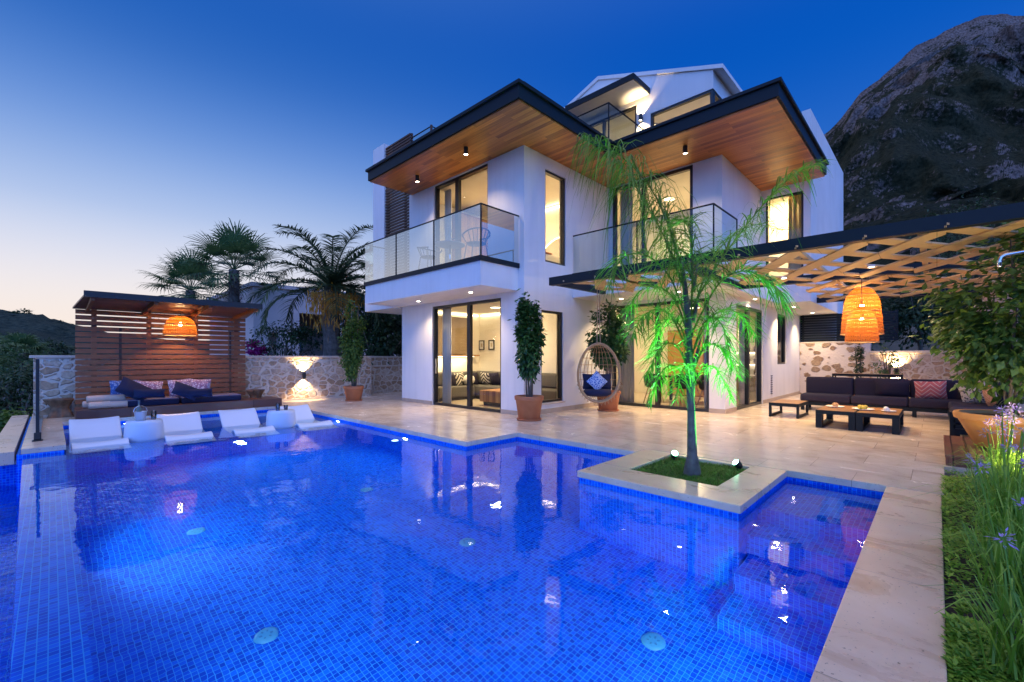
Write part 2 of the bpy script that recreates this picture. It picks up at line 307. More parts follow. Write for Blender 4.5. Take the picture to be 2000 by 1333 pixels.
M['terracotta'] = mat('terracotta', (.42, .13, .045), .6, var=(.50, .18, .07), var_scale=5, bump=.1, bump_scale=60)
M['clay'] = mat('pale_clay', (.60, .25, .06), .6, var=(.68, .33, .10), var_scale=4, bump=.1, bump_scale=50)
M['soil'] = mat('soil', (.03, .02, .013), .95, var=(.06, .04, .025), var_scale=30, bump=.5, bump_scale=50)
M['bark'] = mat('bark', (.11, .085, .06), .85, var=(.20, .165, .13), var_scale=14, bump=.6, bump_scale=30)
M['palmbark'] = mat('palm_bark', (.085, .07, .06), .85, var=(.19, .165, .14), var_scale=9, bump=.7, bump_scale=25)
M['navy'] = mat('navy_fabric', (.008, .012, .045), .9, var=(.011, .017, .06), var_scale=60)
M['charcoal'] = mat('charcoal_fabric', (.013, .011, .030), .9, var=(.019, .016, .040), var_scale=60)
M['greyfab'] = mat('grey_fabric', (.10, .095, .085), .95, var=(.13, .12, .11), var_scale=80)
M['towel'] = mat('cream_towel', (.70, .48, .36), .95, var=(.76, .55, .43), var_scale=60, bump=.4, bump_scale=250)
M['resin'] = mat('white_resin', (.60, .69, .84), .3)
M['rattan'] = mat('rattan_cane', (.50, .32, .16), .55, var=(.38, .23, .11), var_scale=25)
M['rope'] = mat('jute_rope', (.40, .31, .21), .9)
M['shade'] = rattan_mat('woven_shade')
M['chrome'] = mat('chrome', (.75, .77, .8), .12, metal=1)
M['greyplastic'] = mat('grey_resin_wicker', (.06, .065, .07), .5)
M['curtain'] = mat('white_curtain', (.78, .74, .66), .9)
M['leaf_ficus'] = leaf_mat('ficus_leaf', (.016, .065, .016), (.07, .17, .035), .25, .35)
M['leaf_light'] = leaf_mat('vine_leaf', (.05, .12, .02), (.16, .26, .04), .35, .45)
M['leaf_dark'] = leaf_mat('dark_leaf', (.014, .045, .018), (.045, .10, .036), .25)
M['leaf_palm'] = leaf_mat('palm_leaflet', (.06, .16, .018), (.20, .33, .05), .4, .4)
M['leaf_date'] = leaf_mat('date_palm_leaflet', (.03, .07, .03), (.08, .14, .06), .25)
M['leaf_fan'] = leaf_mat('fan_palm_leaf', (.04, .10, .035), (.11, .20, .065), .3)
M['grass'] = leaf_mat('grass_blade', (.05, .16, .015), (.14, .32, .03), .35)
M['strap'] = leaf_mat('strap_leaf', (.09, .24, .02), (.30, .50, .06), .4)
M['cover'] = leaf_mat('ground_cover_leaf', (.08, .24, .02), (.34, .52, .05), .35)
M['purple'] = leaf_mat('purple_petal', (.42, .28, .72), (.64, .50, .86), .4)
M['dryflower'] = leaf_mat('dry_petal', (.30, .27, .30), (.52, .46, .50), .4)
M['magenta'] = leaf_mat('magenta_bract', (.35, .01, .20), (.60, .04, .36), .4)
M['dates'] = leaf_mat('date_fruit', (.60, .25, .02), (.80, .42, .05), .2)
M['house2'] = mat('grey_mauve_render', (.70, .58, .54), .85, var=(.64, .52, .48), var_scale=1)
M['bulb'] = emit_mat('lamp_glow', (1, .78, .45), 40)
M['bulbw'] = emit_mat('downlight_glow', (1, .86, .66), 26)
M['poolglow'] = emit_mat('pool_lamp_glow', (.75, .92, 1), 22)
M['greenglow'] = emit_mat('green_lamp_glow', (.25, 1, .55), 16)
M['stripglow'] = emit_mat('light_strip', (1, .80, .48), 6)

# ------------------------------------------------------------------ mesh helpers
class MB:
    def __init__(s): s.v = []; s.f = []
    def quad(s, a, b, c, d):
        n = len(s.v); s.v += [tuple(a), tuple(b), tuple(c), tuple(d)]; s.f.append((n, n+1, n+2, n+3)); return s
    def box(s, x0, x1, y0, y1, z0, z1, T=None):
        n = len(s.v)
        p = [(x0, y0, z0), (x1, y0, z0), (x1, y1, z0), (x0, y1, z0), (x0, y0, z1), (x1, y0, z1), (x1, y1, z1), (x0, y1, z1)]
        if T: p = [tuple(T @ Vector(q)) for q in p]
        s.v += p
        s.f += [tuple(n+i for i in q) for q in ((0, 3, 2, 1), (4, 5, 6, 7), (0, 1, 5, 4), (1, 2, 6, 5), (2, 3, 7, 6), (3, 0, 4, 7))]
        return s
    def prism(s, poly, z0, z1):
        n = len(s.v); k = len(poly)
        s.v += [(x, y, z0) for x, y in poly]+[(x, y, z1) for x, y in poly]
        s.f += [tuple(n+k+i for i in range(k)), tuple(n+i for i in reversed(range(k)))]
        s.f += [(n+i, n+(i+1) % k, n+k+(i+1) % k, n+k+i) for i in range(k)]
        return s
    def poly_y(s, pts, y0, y1):       # outline in X,Z pushed along Y
        n = len(s.v); k = len(pts)
        s.v += [(x, y0, z) for x, z in pts]+[(x, y1, z) for x, z in pts]
        s.f += [tuple(n+i for i in range(k)), tuple(n+k+i for i in reversed(range(k)))]
        s.f += [(n+(i+1) % k, n+i, n+k+i, n+k+(i+1) % k) for i in range(k)]
        return s
    def poly_x(s, pts, x0, x1):       # outline in Y,Z pushed along X
        n = len(s.v); k = len(pts)
        s.v += [(x0, y, z) for y, z in pts]+[(x1, y, z) for y, z in pts]
        s.f += [tuple(n+i for i in reversed(range(k))), tuple(n+k+i for i in range(k))]
        s.f += [(n+i, n+(i+1) % k, n+k+(i+1) % k, n+k+i) for i in range(k)]
        return s
    def tube(s, pts, r, n=8, cap=True):
        pts = [Vector(p) for p in pts]; m = len(pts); b = len(s.v)
        rs = r if isinstance(r, (list, tuple)) else [r]*m
        ref = None
        for i, p in enumerate(pts):
            t = (pts[min(i+1, m-1)]-pts[max(i-1, 0)]).normalized()
            if ref is None: ref = Vector((1, 0, 0)) if abs(t.x) < .8 else Vector((0, 1, 0))
            u = t.cross(ref).normalized(); w = t.cross(u).normalized()
            for k in range(n):
                a = 2*math.pi*k/n; s.v.append(tuple(p+(u*math.cos(a)+w*math.sin(a))*rs[i]))
        for i in range(m-1):
            for k in range(n):
                s.f.append((b+i*n+k, b+i*n+(k+1) % n, b+(i+1)*n+(k+1) % n, b+(i+1)*n+k))
        if cap:
            s.f.append(tuple(b+k for k in reversed(range(n)))); s.f.append(tuple(b+(m-1)*n+k for k in range(n)))
        return s
    def lathe(s, prof, n=24, o=(0, 0, 0), wob=0):
        b = len(s.v); m = len(prof)
        for r, z in prof:
            for k in range(n):
                a = 2*math.pi*k/n; q = r*(1+wob*math.sin(3*a+z*9))
                s.v.append((o[0]+q*math.cos(a), o[1]+q*math.sin(a), o[2]+z))
        for i in range(m-1):
            for k in range(n): s.f.append((b+i*n+k, b+i*n+(k+1) % n, b+(i+1)*n+(k+1) % n, b+(i+1)*n+k))
        return s
    def disc(s, c, r, n=20, up=True):
        b = len(s.v); s.v += [(c[0]+r*math.cos(2*math.pi*k/n), c[1]+r*math.sin(2*math.pi*k/n), c[2]) for k in range(n)]
        s.f.append(tuple(b+k for k in (range(n) if up else reversed(range(n))))); return s
    def leaf(s, p, d, nrm, L, w, curl=.15):
        d = d.normalized(); side = d.cross(nrm)
        if side.length < 1e-4: side = d.orthogonal()
        side.normalize(); n2 = side.cross(d)
        a = p; m_ = p+d*L*.5; e = p+d*L-n2*L*curl
        b = len(s.v); s.v += [tuple(a), tuple(m_+side*w*.5-n2*w*.12), tuple(e), tuple(m_-side*w*.5-n2*w*.12), tuple(m_)]
        s.f += [(b, b+1, b+4), (b+1, b+2, b+4), (b+2, b+3, b+4), (b+3, b, b+4)]; return s
    def blade(s, pts, w0, side, w1=.1):
        b = len(s.v); m = len(pts)
        for i, p in enumerate(pts):
            t = i/(m-1); w = w0*(1-t)+w0*w1*t
            if i == 0: w *= .6
            s.v += [tuple(p-side*w*.5), tuple(p+side*w*.5)]
        for i in range(m-1): s.f.append((b+2*i, b+2*i+1, b+2*i+3, b+2*i+2))
        return s
    def build(s, name, material, parent=None, loc=None, world=True, smooth=False, bevel=0, subsurf=0):
        me = bpy.data.meshes.new(name); o = bpy.data.objects.new(name, me); C.objects.link(o)
        off = Vector((0, 0, 0))
        if parent is not None:
            q = parent
            while q is not None: off += q.location; q = q.parent
            o.parent = parent
        elif loc is not None:
            off = Vector(loc); o.location = loc
        vs = [tuple(Vector(p)-off) for p in s.v] if world else s.v
        me.from_pydata(vs, [], s.f); me.update()
        me.materials.append(M[material] if isinstance(material, str) else material)
        if smooth:
            for p in me.polygons: p.use_smooth = True
        if bevel:
            bm_ = o.modifiers.new('bevel', 'BEVEL'); bm_.width = bevel; bm_.segments = 2; bm_.limit_method = 'ANGLE'
        if subsurf:
            ss = o.modifiers.new('sub', 'SUBSURF'); ss.levels = subsurf; ss.render_levels = subsurf
        return o

def tag(o, label, cat, group=None, kind=None):
    o['label'] = label; o['category'] = cat
    if group: o['group'] = group
    if kind: o['kind'] = kind
    return o
def thing(name, loc, label, cat, group=None, rz=0):
    o = bpy.data.objects.new(name, None); C.objects.link(o); o.location = loc; o.rotation_euler.z = rz
    o.empty_display_size = .1
    return tag(o, label, cat, group)
def struct(o): o['kind'] = 'structure'; return o
def dup(root, loc, rz=None, label=None, group=None):
    r = root.copy(); C.objects.link(r); r.location = loc
    if rz is not None: r.rotation_euler.z = rz
    if label: r['label'] = label
    if group: r['group'] = group
    for ch in list(root.children):
        c = ch.copy(); C.objects.link(c); c.parent = r
        for g in list(ch.children):
            d = g.copy(); C.objects.link(d); d.parent = c
    return r
def light(name, kind, loc, power, col=(1, .75, .45), parent=None, target=None, size=.05, angle=90, blend=.5):
    ld = bpy.data.lights.new(name, kind); ld.energy = power; ld.color = col
    if kind == 'SPOT': ld.spot_size = R(angle); ld.spot_blend = blend; ld.shadow_soft_size = size
    elif kind == 'AREA': ld.shape = 'RECTANGLE'; ld.size = size[0]; ld.size_y = size[1]
    else: ld.shadow_soft_size = size
    o = bpy.data.objects.new(name, ld); C.objects.link(o)
    if target is not None: o.rotation_euler = (Vector(target)-Vector(loc)).to_track_quat('-Z', 'Y').to_euler()
    off = Vector((0, 0, 0))
    if parent is not None:
        q = parent
        while q is not None: off += q.location; q = q.parent
        o.parent = parent
    o.location = Vector(loc)-off
    return o
WARM = (1, .72, .40)

def cushion(name, material, w, h, t, loc, rot, label, cat='cushion', group=None, parent=None):
    """a stuffed square cushion, w along local X, h along local Z"""
    me = MB(); n = 9
    def P(i, j, sgn):
        u = i/(n-1)*2-1; v = j/(n-1)*2-1
        f = (1-u*u)*(1-v*v); bulge = t*.5*f**.42
        pin = 1-.07*(1-abs(u))*abs(v)**3; pin2 = 1-.07*(1-abs(v))*abs(u)**3
        return (u*w/2*pin2, sgn*bulge, v*h/2*pin)
    for sgn in (1, -1):
        b = len(me.v)
        for i in range(n):
            for j in range(n): me.v.append(P(i, j, sgn))
        for i in range(n-1):
            for j in range(n-1):
                q = (b+i*n+j, b+(i+1)*n+j, b+(i+1)*n+j+1, b+i*n+j+1); me.f.append(q if sgn < 0 else q[::-1])
    o = me.build(name, material, world=False, smooth=True)
    o.location = loc; o.rotation_euler = rot
    if parent: o.parent = parent
    else: tag(o, label, cat, group)
    return o

def wall_holes(mb, axis, pos, thick, a0, a1, z0, z1, holes=()):
    """wall at X=pos (axis 'x') or Y=pos (axis 'y'), running a0..a1, with openings"""
    ac = sorted(set([a0, a1]+[h[0] for h in holes]+[h[1] for h in holes])); ac = [a for a in ac if a0 <= a <= a1]
    for i in range(len(ac)-1):
        l, r = ac[i], ac[i+1]; mid = (l+r)/2
        cuts = sorted([(h[2], h[3]) for h in holes if h[0] < mid < h[1]]); z = z0
        segs = []
        for c0, c1 in cuts:
            if c0 > z: segs.append((z, c0))
            z = c1
        if z < z1: segs.append((z, z1))
        for s0, s1 in segs:
            if axis == 'x': mb.box(pos, pos+thick, l, r, s0, s1)
            else: mb.box(l, r, pos, pos+thick, s0, s1)

def frame_rect(mb, axis, pos, depth, a0, a1, z0, z1, w, mull=(), mw=None):
    mw = mw or w
    def bx(l, r, s0, s1, d=0):
        if axis == 'x': mb.box(pos+d, pos+depth-d, l, r, s0, s1)
        else: mb.box(l, r, pos+d, pos+depth-d, s0, s1)
    bx(a0, a1, z0, z0+w); bx(a0, a1, z1-w, z1); bx(a0, a0+w, z0+w, z1-w); bx(a1-w, a1, z0+w, z1-w)
    for m_ in mull: bx(m_-mw/2, m_+mw/2, z0+w, z1-w, .006)
def glazing(name, parent, axis, pos, a0, a1, z0, z1, w=.06, mull=(), mw=.09, depth=.10, handle=None):
    f = MB(); frame_rect(f, axis, pos, depth, a0, a1, z0, z1, w, mull, mw)
    fo = f.build(name, 'frame', parent)
    edges = [a0+w]+[x for m_ in sorted(mull) for x in (m_-mw/2, m_+mw/2)]+[a1-w]
    for i in range(0, len(edges), 2):
        p = MB(); q = pos+depth*.5
        if axis == 'x': p.quad((q, edges[i+1], z0+w), (q, edges[i], z0+w), (q, edges[i], z1-w), (q, edges[i+1], z1-w))
        else: p.quad((edges[i], q, z0+w), (edges[i+1], q, z0+w), (edges[i+1], q, z1-w), (edges[i], q, z1-w))
        p.build('pane', 'pane', fo)
    if handle is not None:
        h = MB()
        if axis == 'x': h.box(pos-.035, pos-.01, handle-.012, handle+.012, z0+.85, z0+1.25)
        else: h.box(handle-.012, handle+.012, pos-.035, pos-.01, z0+.85, z0+1.25)
        h.build('handle', 'chrome', fo)
    return fo

# ------------------------------------------------------------------ ground, hills, mountain
def fbm(x, y, o=5, s=1.0): return mnoise.fractal(Vector((x*s, y*s, 3.7)), 1.0, 2.0, o)
def ground_h(x, y):
    h = -2.7+.35*fbm(x, y, 3, .06)
    if x < -2: h -= min(10, (-2-x)*.22)
    if y > 17: h -= min(6, max(0, y-34)*.12)
    if x > 24: h += min(60, (x-24)*.10)+.8*fbm(x, y, 4, .1)
    return h
def build_ground():
    g = MB(); xs = [-900, -500, -300, -200, -140]+list(range(-100, 130, 5))+[150, 200, 300, 500, 900]
    n = len(xs)
    for x in xs:
        for y in xs: g.v.append((x, y, ground_h(x, y)))
    for i in range(n-1):
        for j in range(n-1): g.f.append((i*n+j, (i+1)*n+j, (i+1)*n+j+1, i*n+j+1))
    m = mat('dry_scrub_ground', (.035, .04, .022), .95, var=(.09, .075, .05), var_scale=.5, bump=.4, bump_scale=6)
    struct(g.build('ground', m, smooth=True))
build_ground()

def hill_mat(name, rock, scrub, scrub2, rock_lo, rock_hi, sc):
    m = bpy.data.materials.new(name); m.use_nodes = True
    nt = m.node_tree; N = nt.nodes; L = nt.links; b = N['Principled BSDF']; b.inputs['Roughness'].default_value = .95; b.inputs['Specular IOR Level'].default_value = .1
    g = pos_nodes(nt)
    n1 = N.new('ShaderNodeTexNoise'); n1.inputs['Scale'].default_value = sc; n1.inputs['Detail'].default_value = 8; n1.inputs['Roughness'].default_value = .65; L.new(g.outputs['Position'], n1.inputs['Vector'])
    n2 = N.new('ShaderNodeTexNoise'); n2.inputs['Scale'].default_value = sc*18; n2.inputs['Detail'].default_value = 8; n2.inputs['Roughness'].default_value = .7; L.new(g.outputs['Position'], n2.inputs['Vector'])
    r2 = N.new('ShaderNodeValToRGB'); L.new(n2.outputs['Fac'], r2.inputs[0]); r2.color_ramp.elements[0].position = .38; r2.color_ramp.elements[1].position = .62
    r2.color_ramp.elements[0].color = (*scrub, 1); r2.color_ramp.elements[1].color = (*scrub2, 1)
    sp = N.new('ShaderNodeSeparateXYZ'); L.new(g.outputs['True Normal'], sp.inputs[0])
    st = N.new('ShaderNodeMapRange'); L.new(sp.outputs[2], st.inputs[0]); st.inputs[1].default_value = .85; st.inputs[2].default_value = .45; st.inputs[3].default_value = 0; st.inputs[4].default_value = .30
    ad = N.new('ShaderNodeMath'); ad.operation = 'ADD'; L.new(n1.outputs['Fac'], ad.inputs[0]); L.new(st.outputs[0], ad.inputs[1])
    at_ = N.new('ShaderNodeAttribute'); at_.attribute_name = 'outcrop'; a2_ = N.new('ShaderNodeMath'); a2_.operation = 'MULTIPLY_ADD'; L.new(at_.outputs['Fac'], a2_.inputs[0]); a2_.inputs[1].default_value = .15; L.new(ad.outputs[0], a2_.inputs[2]); ad = a2_
    n3 = N.new('ShaderNodeMath'); n3.operation = 'MULTIPLY_ADD'; L.new(n2.outputs['Fac'], n3.inputs[0]); n3.inputs[1].default_value = .55; L.new(ad.outputs[0], n3.inputs[2])
    mr = N.new('ShaderNodeMapRange'); L.new(n3.outputs[0], mr.inputs[0]); mr.inputs[1].default_value = rock_lo; mr.inputs[2].default_value = rock_hi
    n4 = N.new('ShaderNodeTexNoise'); n4.inputs['Scale'].default_value = sc*25; n4.inputs['Detail'].default_value = 5; L.new(g.outputs['Position'], n4.inputs['Vector'])
    rk = N.new('ShaderNodeValToRGB'); L.new(n4.outputs['Fac'], rk.inputs[0]); rk.color_ramp.elements[0].position = .3; rk.color_ramp.elements[1].position = .7
    rk.color_ramp.elements[0].color = (*[c*.3 for c in rock], 1); rk.color_ramp.elements[1].color = (*[c*1.35 for c in rock], 1)
    mx = N.new('ShaderNodeMixRGB'); L.new(mr.outputs[0], mx.inputs[0]); L.new(r2.outputs[0], mx.inputs[1]); L.new(rk.outputs[0], mx.inputs[2])
    L.new(mx.outputs[0], b.inputs['Base Color'])
    bp = N.new('ShaderNodeBump'); bp.inputs['Strength'].default_value = 1; bp.inputs['Distance'].default_value = 6; L.new(n2.outputs['Fac'], bp.inputs['Height']); L.new(bp.outputs[0], b.inputs['Normal'])
    return m

def ridge_hill(name, profile, d_near, d_far, z_near, material, rough, ncol=150, nrow=70, steep=1.0, seed=0.0, cliff=None):
    """a slope rising from z_near at d_near to a ridge; profile = (px, py) of the ridge as measured on the photo"""
    g = MB()
    x0, x1 = profile[0][0], profile[-1][0]
    def ridge(px):
        for (a, b), (c, d) in zip(profile, profile[1:]):
            if a <= px <= c: t = (px-a)/(c-a); return b+(d-b)*t
        return profile[-1][1]
    for i in range(ncol+1):
        px = x0+(x1-x0)*i/ncol; top = at(px, ridge(px), d_far); H_ = top.z
        for j in range(nrow+1):
            t = j/nrow*1.25
            d = d_near+(d_far-d_near)*t
            p = at(px, 698, d)
            tt = min(t, 1)
            k = cliff(tt) if cliff else tt**steep
            z = z_near+(H_-z_near)*k
            if t > 1: z = H_-(t-1)*(d_far-d_near)*.5
            nz = fbm(p.x+seed, p.y, 6, 4.0/d_far)*rough*min(1, tt*4)*(.35+.65*(1-abs(2*tt-1)))
            nz += abs(fbm(p.x+seed*3, p.y, 5, 14.0/d_far))*rough*(.55+.9*max(0, tt-.65))*tt*(1-.75*min(1, max(0, tt-.82)/.16))
            q = at(px, 698, d+fbm(p.x, p.y+seed, 4, 9.0/d_far)*rough*1.2*(1 if tt < .97 else .2))
            g.v.append((q.x, q.y, z+nz-(rough*.18*tt)))
    m_ = nrow+1
    for i in range(ncol):
        for j in range(nrow): g.f.append((i*m_+j, (i+1)*m_+j, (i+1)*m_+j+1, i*m_+j+1))
    o = struct(g.build(name, material, smooth=True))
    # bare rock crops out below the ridge and along one lower ledge
    at_ = o.data.attributes.new('outcrop', 'FLOAT', 'POINT')
    for i in range(ncol+1):
        for j in range(nrow+1):
            t = j/nrow*1.25; w = .12*math.sin(i*.11+1)+.05*math.sin(i*.37)
            at_.data[i*m_+j].value = max(0, min(1, (t-.74+w*.5)*6))*(1 if t < 1.1 else .6)+.75*math.exp(-((t-.36-w*.6)/.055)**2)
    return o
mt = hill_mat('mountain_rock', (.22, .185, .17), (.012, .020, .010), (.048, .054, .030), 1.07, 1.15, .016)
ridge_hill('mountain', [(1200, 640), (1400, 470), (1500, 360), (1598, 262), (1640, 222), (1680, 165), (1716, 140), (1750, 105), (1790, 72), (1815, 60), (1850, 46), (1900, 30), (1935, 22), (1965, 20), (1985, 26), (2010, 25), (2100, 60), (2300, 90), (2600, 200)],
           120, 620, 3, mt, 24, 320, 170, 1.0, 11.0, cliff=lambda t: .70*t+.30*t**3+.03*math.sin(t*11))
lm = hill_mat('hill_scrub', (.16, .14, .13), (.025, .05, .045), (.085, .12, .09), 1.14, 1.24, .02)
ridge_hill('hill', [(-900, 560), (-500, 585), (-200, 592), (0, 603), (30, 610), (60, 614), (100, 624), (148, 638), (260, 652), (400, 664), (560, 676), (800, 690), (1000, 697)], 90, 420, -9, lm, 12, 170, 60, 1.0, 40.0)

# ------------------------------------------------------------------ terrace, pool, garden bed
def terrace():
    t = MB()
    for x0, x1, y0, y1 in ((4.4, 18.6, 5.2, 15.0), (5.55, 18.6, 2.98, 5.2), (5.85, 18.6, -.06, 2.98), (7.35, 18.6, -4.0, -.06), (-.30, 4.4, 12.6, 15.0), (-.30, .15, 9.3, 12.6)):
        t.box(x0, x1, y0, y1, -.07, 0)
    struct(t.build('terrace', 'trav'))
    c = MB()
    c.box(-2.5, 5.85, -.03, .37, -.075, -.004)
    for x0, x1, y0, y1 in ((4.18, 4.66, 1.24, 2.98), (4.66, 5.74, 1.24, 1.60), (4.66, 5.74, 2.58, 2.98), (5.74, 5.85, 1.24, 2.98)):
        c.box(x0, x1, y0, y1, -.075, -.003)
    c.box(-.62, -.36, 9.3, 15.0, -.2, -.02)
    struct(c.build('coping', 'coping', bevel=.006))
terrace()
WZ = -.11; FZ = -1.6
def pool():
    o = .02
    p = MB()
    def wall(x0, y0, x1, y1, zt=-.06, zb=FZ): p.quad((x0, y0, zb), (x1, y1, zb), (x1, y1, zt), (x0, y0, zt))
    seg = [(-.0, .37-o), (5.85+o, .37-o), (5.85+o, 1.24+o), (4.18+o, 1.24+o), (4.18+o, 2.98-o), (5.55+o, 2.98-o), (5.55+o, 5.2+o), (4.4+o, 5.2+o), (4.4+o, 12.6+o), (.13, 12.6+o), (.13, 9.3)]
    for a, b in zip(seg, seg[1:]): wall(*a, *b)
    # infinity edge: a tiled wall just under the water, then the spill face
    p.prism([(-.03, -1.0), (.13, -1.0), (.13, 9.3), (-.28, 9.3)], -2.4, WZ-.014)
    p.box(-.34, .13+.001, 9.3, 9.34, -2.4, -.072)
    p.box(-.34, -.30, 9.34, 15, -2.4, -.072)
    for x0, x1, y0, y1 in ((-.2, 5.9, .3, 1.26), (-.2, 4.2, 1.26, 2.96), (-.2, 5.6, 2.96, 5.22), (-.2, 4.42, 5.22, 12.64)):
        p.quad((x0, y0, FZ), (x1, y0, FZ), (x1, y1, FZ), (x0, y1, FZ))
    p.box(.131, 4.415, 8.95, 12.61, FZ-.1, -.42)
    p.box(4.8, 5.866, .352, 1.258, FZ-.1, -.32)
    p.box(4.42, 4.798, .352, 1.258, FZ-.1, -.72)
    p.box(4.0, 4.418, .352, 1.238, FZ-.1, -1.12)
    p.box(3.6, 3.998, .352, 1.238, FZ-.1, -1.40)
    struct(p.build('pool', 'mosaic'))
    w = MB()
    for x0, x1, y0, y1 in ((.13, 5.87, .35, 1.26), (.13, 4.2, 1.26, 2.96), (.13, 5.57, 2.96, 5.22), (.13, 4.42, 5.22, 12.62)):
        w.quad((x0, y0, WZ), (x1, y0, WZ), (x1, y1, WZ), (x0, y1, WZ))
    w.quad((-.035, -1.0, WZ), (.13, -1.0, WZ), (.13, 9.3, WZ), (-.285, 9.3, WZ))
    struct(w.build('pool_water', water_mat('pool_water')))
    # overflow channel below the infinity edge
    c = MB(); c.box(-2.2, -.02, -1.0, 10.2, -1.2, -1.0); c.box(-2.2, -.34, 10.2, 10.42, -1.2, -.34); c.box(-2.4, -2.2, -1.0, 10.42, -1.2, -.34)
    struct(c.build('overflow_channel', 'mosaic'))
    k = MB(); k.box(-2.45, -.35, 10.17, 10.47, -.34, -.28); struct(k.build('channel_coping', 'coping'))
    w2 = MB(); w2.quad((-2.2, -1.0, -.66), (-.032, -1.0, -.66), (-.29, 9.3, -.66), (-2.2, 9.3, -.66)); w2.quad((-2.2, 9.3, -.66), (-.345, 9.3, -.66), (-.345, 10.2, -.66), (-2.2, 10.2, -.66))
    struct(w2.build('channel_water', water_mat('channel_water', (.7, .85, .95), .12, 3)))
pool()

def refr(px, py, z):
    """point at depth z seen through the water surface"""
    s_ = on_z(px, py, WZ); d = s_-Vector((0, 0, 1.3)); d.normalize()
    h = math.hypot(d.x, d.y); hw = h/1.33; k = (WZ-z)/math.sqrt(1-hw*hw)
    return Vector((s_.x+d.x/h*hw*k, s_.y+d.y/h*hw*k, z))
inlet0 = None
for i, ((px, py), lb) in enumerate(zip([(520, 1242), (1276, 1252), (913, 1059), (716, 957), (383, 1038)],
        ['pale round pool floor fitting nearest the infinity edge and the bottom of the picture', 'pale round pool floor fitting nearest the right hand coping', 'pale round pool floor fitting in the middle of the pool floor',
         'pale round pool floor fitting farthest back towards the house', 'pale round pool floor fitting under the reflection of the slatted cabana'])):
    q = refr(px, py, FZ+.006)
    if inlet0 is None:
        inlet0 = thing('pool_inlet', q, lb, 'pool inlet', 'round fittings on the pool floor')
        b = MB(); b.lathe([(0, .016), (.06, .016), (.085, .008), (.09, 0)], 24); b.build('rim', mat('pool_fitting', (.08, .42, .70), .4), inlet0, world=False, smooth=True)
        b = MB()
        for a in range(6): b.box(.03, .05, -.006, .006, .015, .02, Matrix.Rotation(a*math.pi/3, 4, 'Z'))
        b.build('grille', mat('pool_fitting_slot', (.05, .25, .5), .5), inlet0, world=False)
    else: dup(inlet0, q, 0, lb)
lamp0 = None  # infinity edge and coping lamps are out of view, added to light the basin
for (x, y, z, nx, ny), lb in zip([(2.3, 8.95, -.62, 0, -1), (4.42, 6.9, -.42, -1, 0), (.131, 2.4, -.8, 1, 0), (.131, 5.6, -.8, 1, 0), (2.6, .35, -.8, 0, 1), (4.42, 9.6, -.26, -1, 0), (1.15, 12.61, -.27, 0, -1), (3.25, 12.61, -.27, 0, -1)],
        ['bright underwater pool lamp in the tiled ledge below the white loungers', 'bright underwater pool lamp in the pool wall nearest the sliding doors', 'unseen added underwater lamp in the infinity edge nearest the stone coping',
         'unseen added underwater lamp in the infinity edge halfway to the loungers', 'unseen added underwater lamp under the right hand stone coping', 'underwater pool lamp beside the last white lounger near the terrace', 'underwater pool lamp glowing behind the first drum table, under the cabana deck', 'underwater pool lamp glowing behind the second drum table, under the cabana deck']):
    ang = math.atan2(ny, nx)
    if lamp0 is None:
        lamp0 = thing('pool_lamp', (x, y, z), lb, 'pool lamp', 'underwater lamps in the pool walls', ang)
        b = MB(); b.poly_x([(.10*math.cos(k*math.pi/12), .10*math.sin(k*math.pi/12)) for k in range(24)], .002, .008); b.build('rim', 'chrome', lamp0, world=False)
        b = MB(); b.poly_x([(.075*math.cos(k*math.pi/12), .075*math.sin(k*math.pi/12)) for k in range(24)], .0085, .011); b.build('lens', 'poolglow', lamp0, world=False)
    else: dup(lamp0, (x, y, z), ang, lb)
    pw = (16 if y > 12 else 6) if z > -.3 else (13 if ny == -1 or y == 6.9 else 25)
    light('pool_lamp_light', 'SPOT', (x+nx*.22, y+ny*.22, z), pw*1.8, (.62, .90, 1), None, (x+nx*2, y+ny*2, z-.55), .06, 165, .6)

# garden bed at the right of the coping
def garden():
    g = MB(); nx, ny = 60, 24
    for i in range(nx+1):
        for j in range(ny+1):
            x = -1+8.35*i/nx; y = -.035-3.6*j/ny
            g.v.append((x, y, -.09+(.06*fbm(x, y, 3, 1.5)+.12*min(1, j/6))*(1 if j else 0)))
    for i in range(nx):
        for j in range(ny): g.f.append((i*(ny+1)+j, i*(ny+1)+j+1, (i+1)*(ny+1)+j+1, (i+1)*(ny+1)+j))
    struct(g.build('garden_soil', 'soil', smooth=True))
    c = MB(); rnd = random.Random(5)
    for k in range(38000):
        x = rnd.uniform(.7, 7.2) if k % 5 < 2 else rnd.uniform(.8, 3.4); y = -.045-rnd.random()**1.5*1.1
        dens = fbm(x, y, 3, 1.6)
        if dens < -.60+(.22 if y > -.09 else 0): continue
        h = .02+max(0, .10+.16*dens)*rnd.random()
        z = -.07+.12*min(1, -(y+.035)/.9)+h
        a = rnd.uniform(0, 6.28); e = rnd.uniform(.1, 1.1)
        c.leaf(Vector((x, y, z)), Vector((math.cos(a), math.sin(a), e)), Vector((0, 0, 1)), rnd.uniform(.026, .05), rnd.uniform(.014, .024))
    o = c.build('ground_cover', 'cover'); tag(o, 'low bright green ground cover carpeting the bed beside the coping', 'ground cover', kind='stuff')
garden()

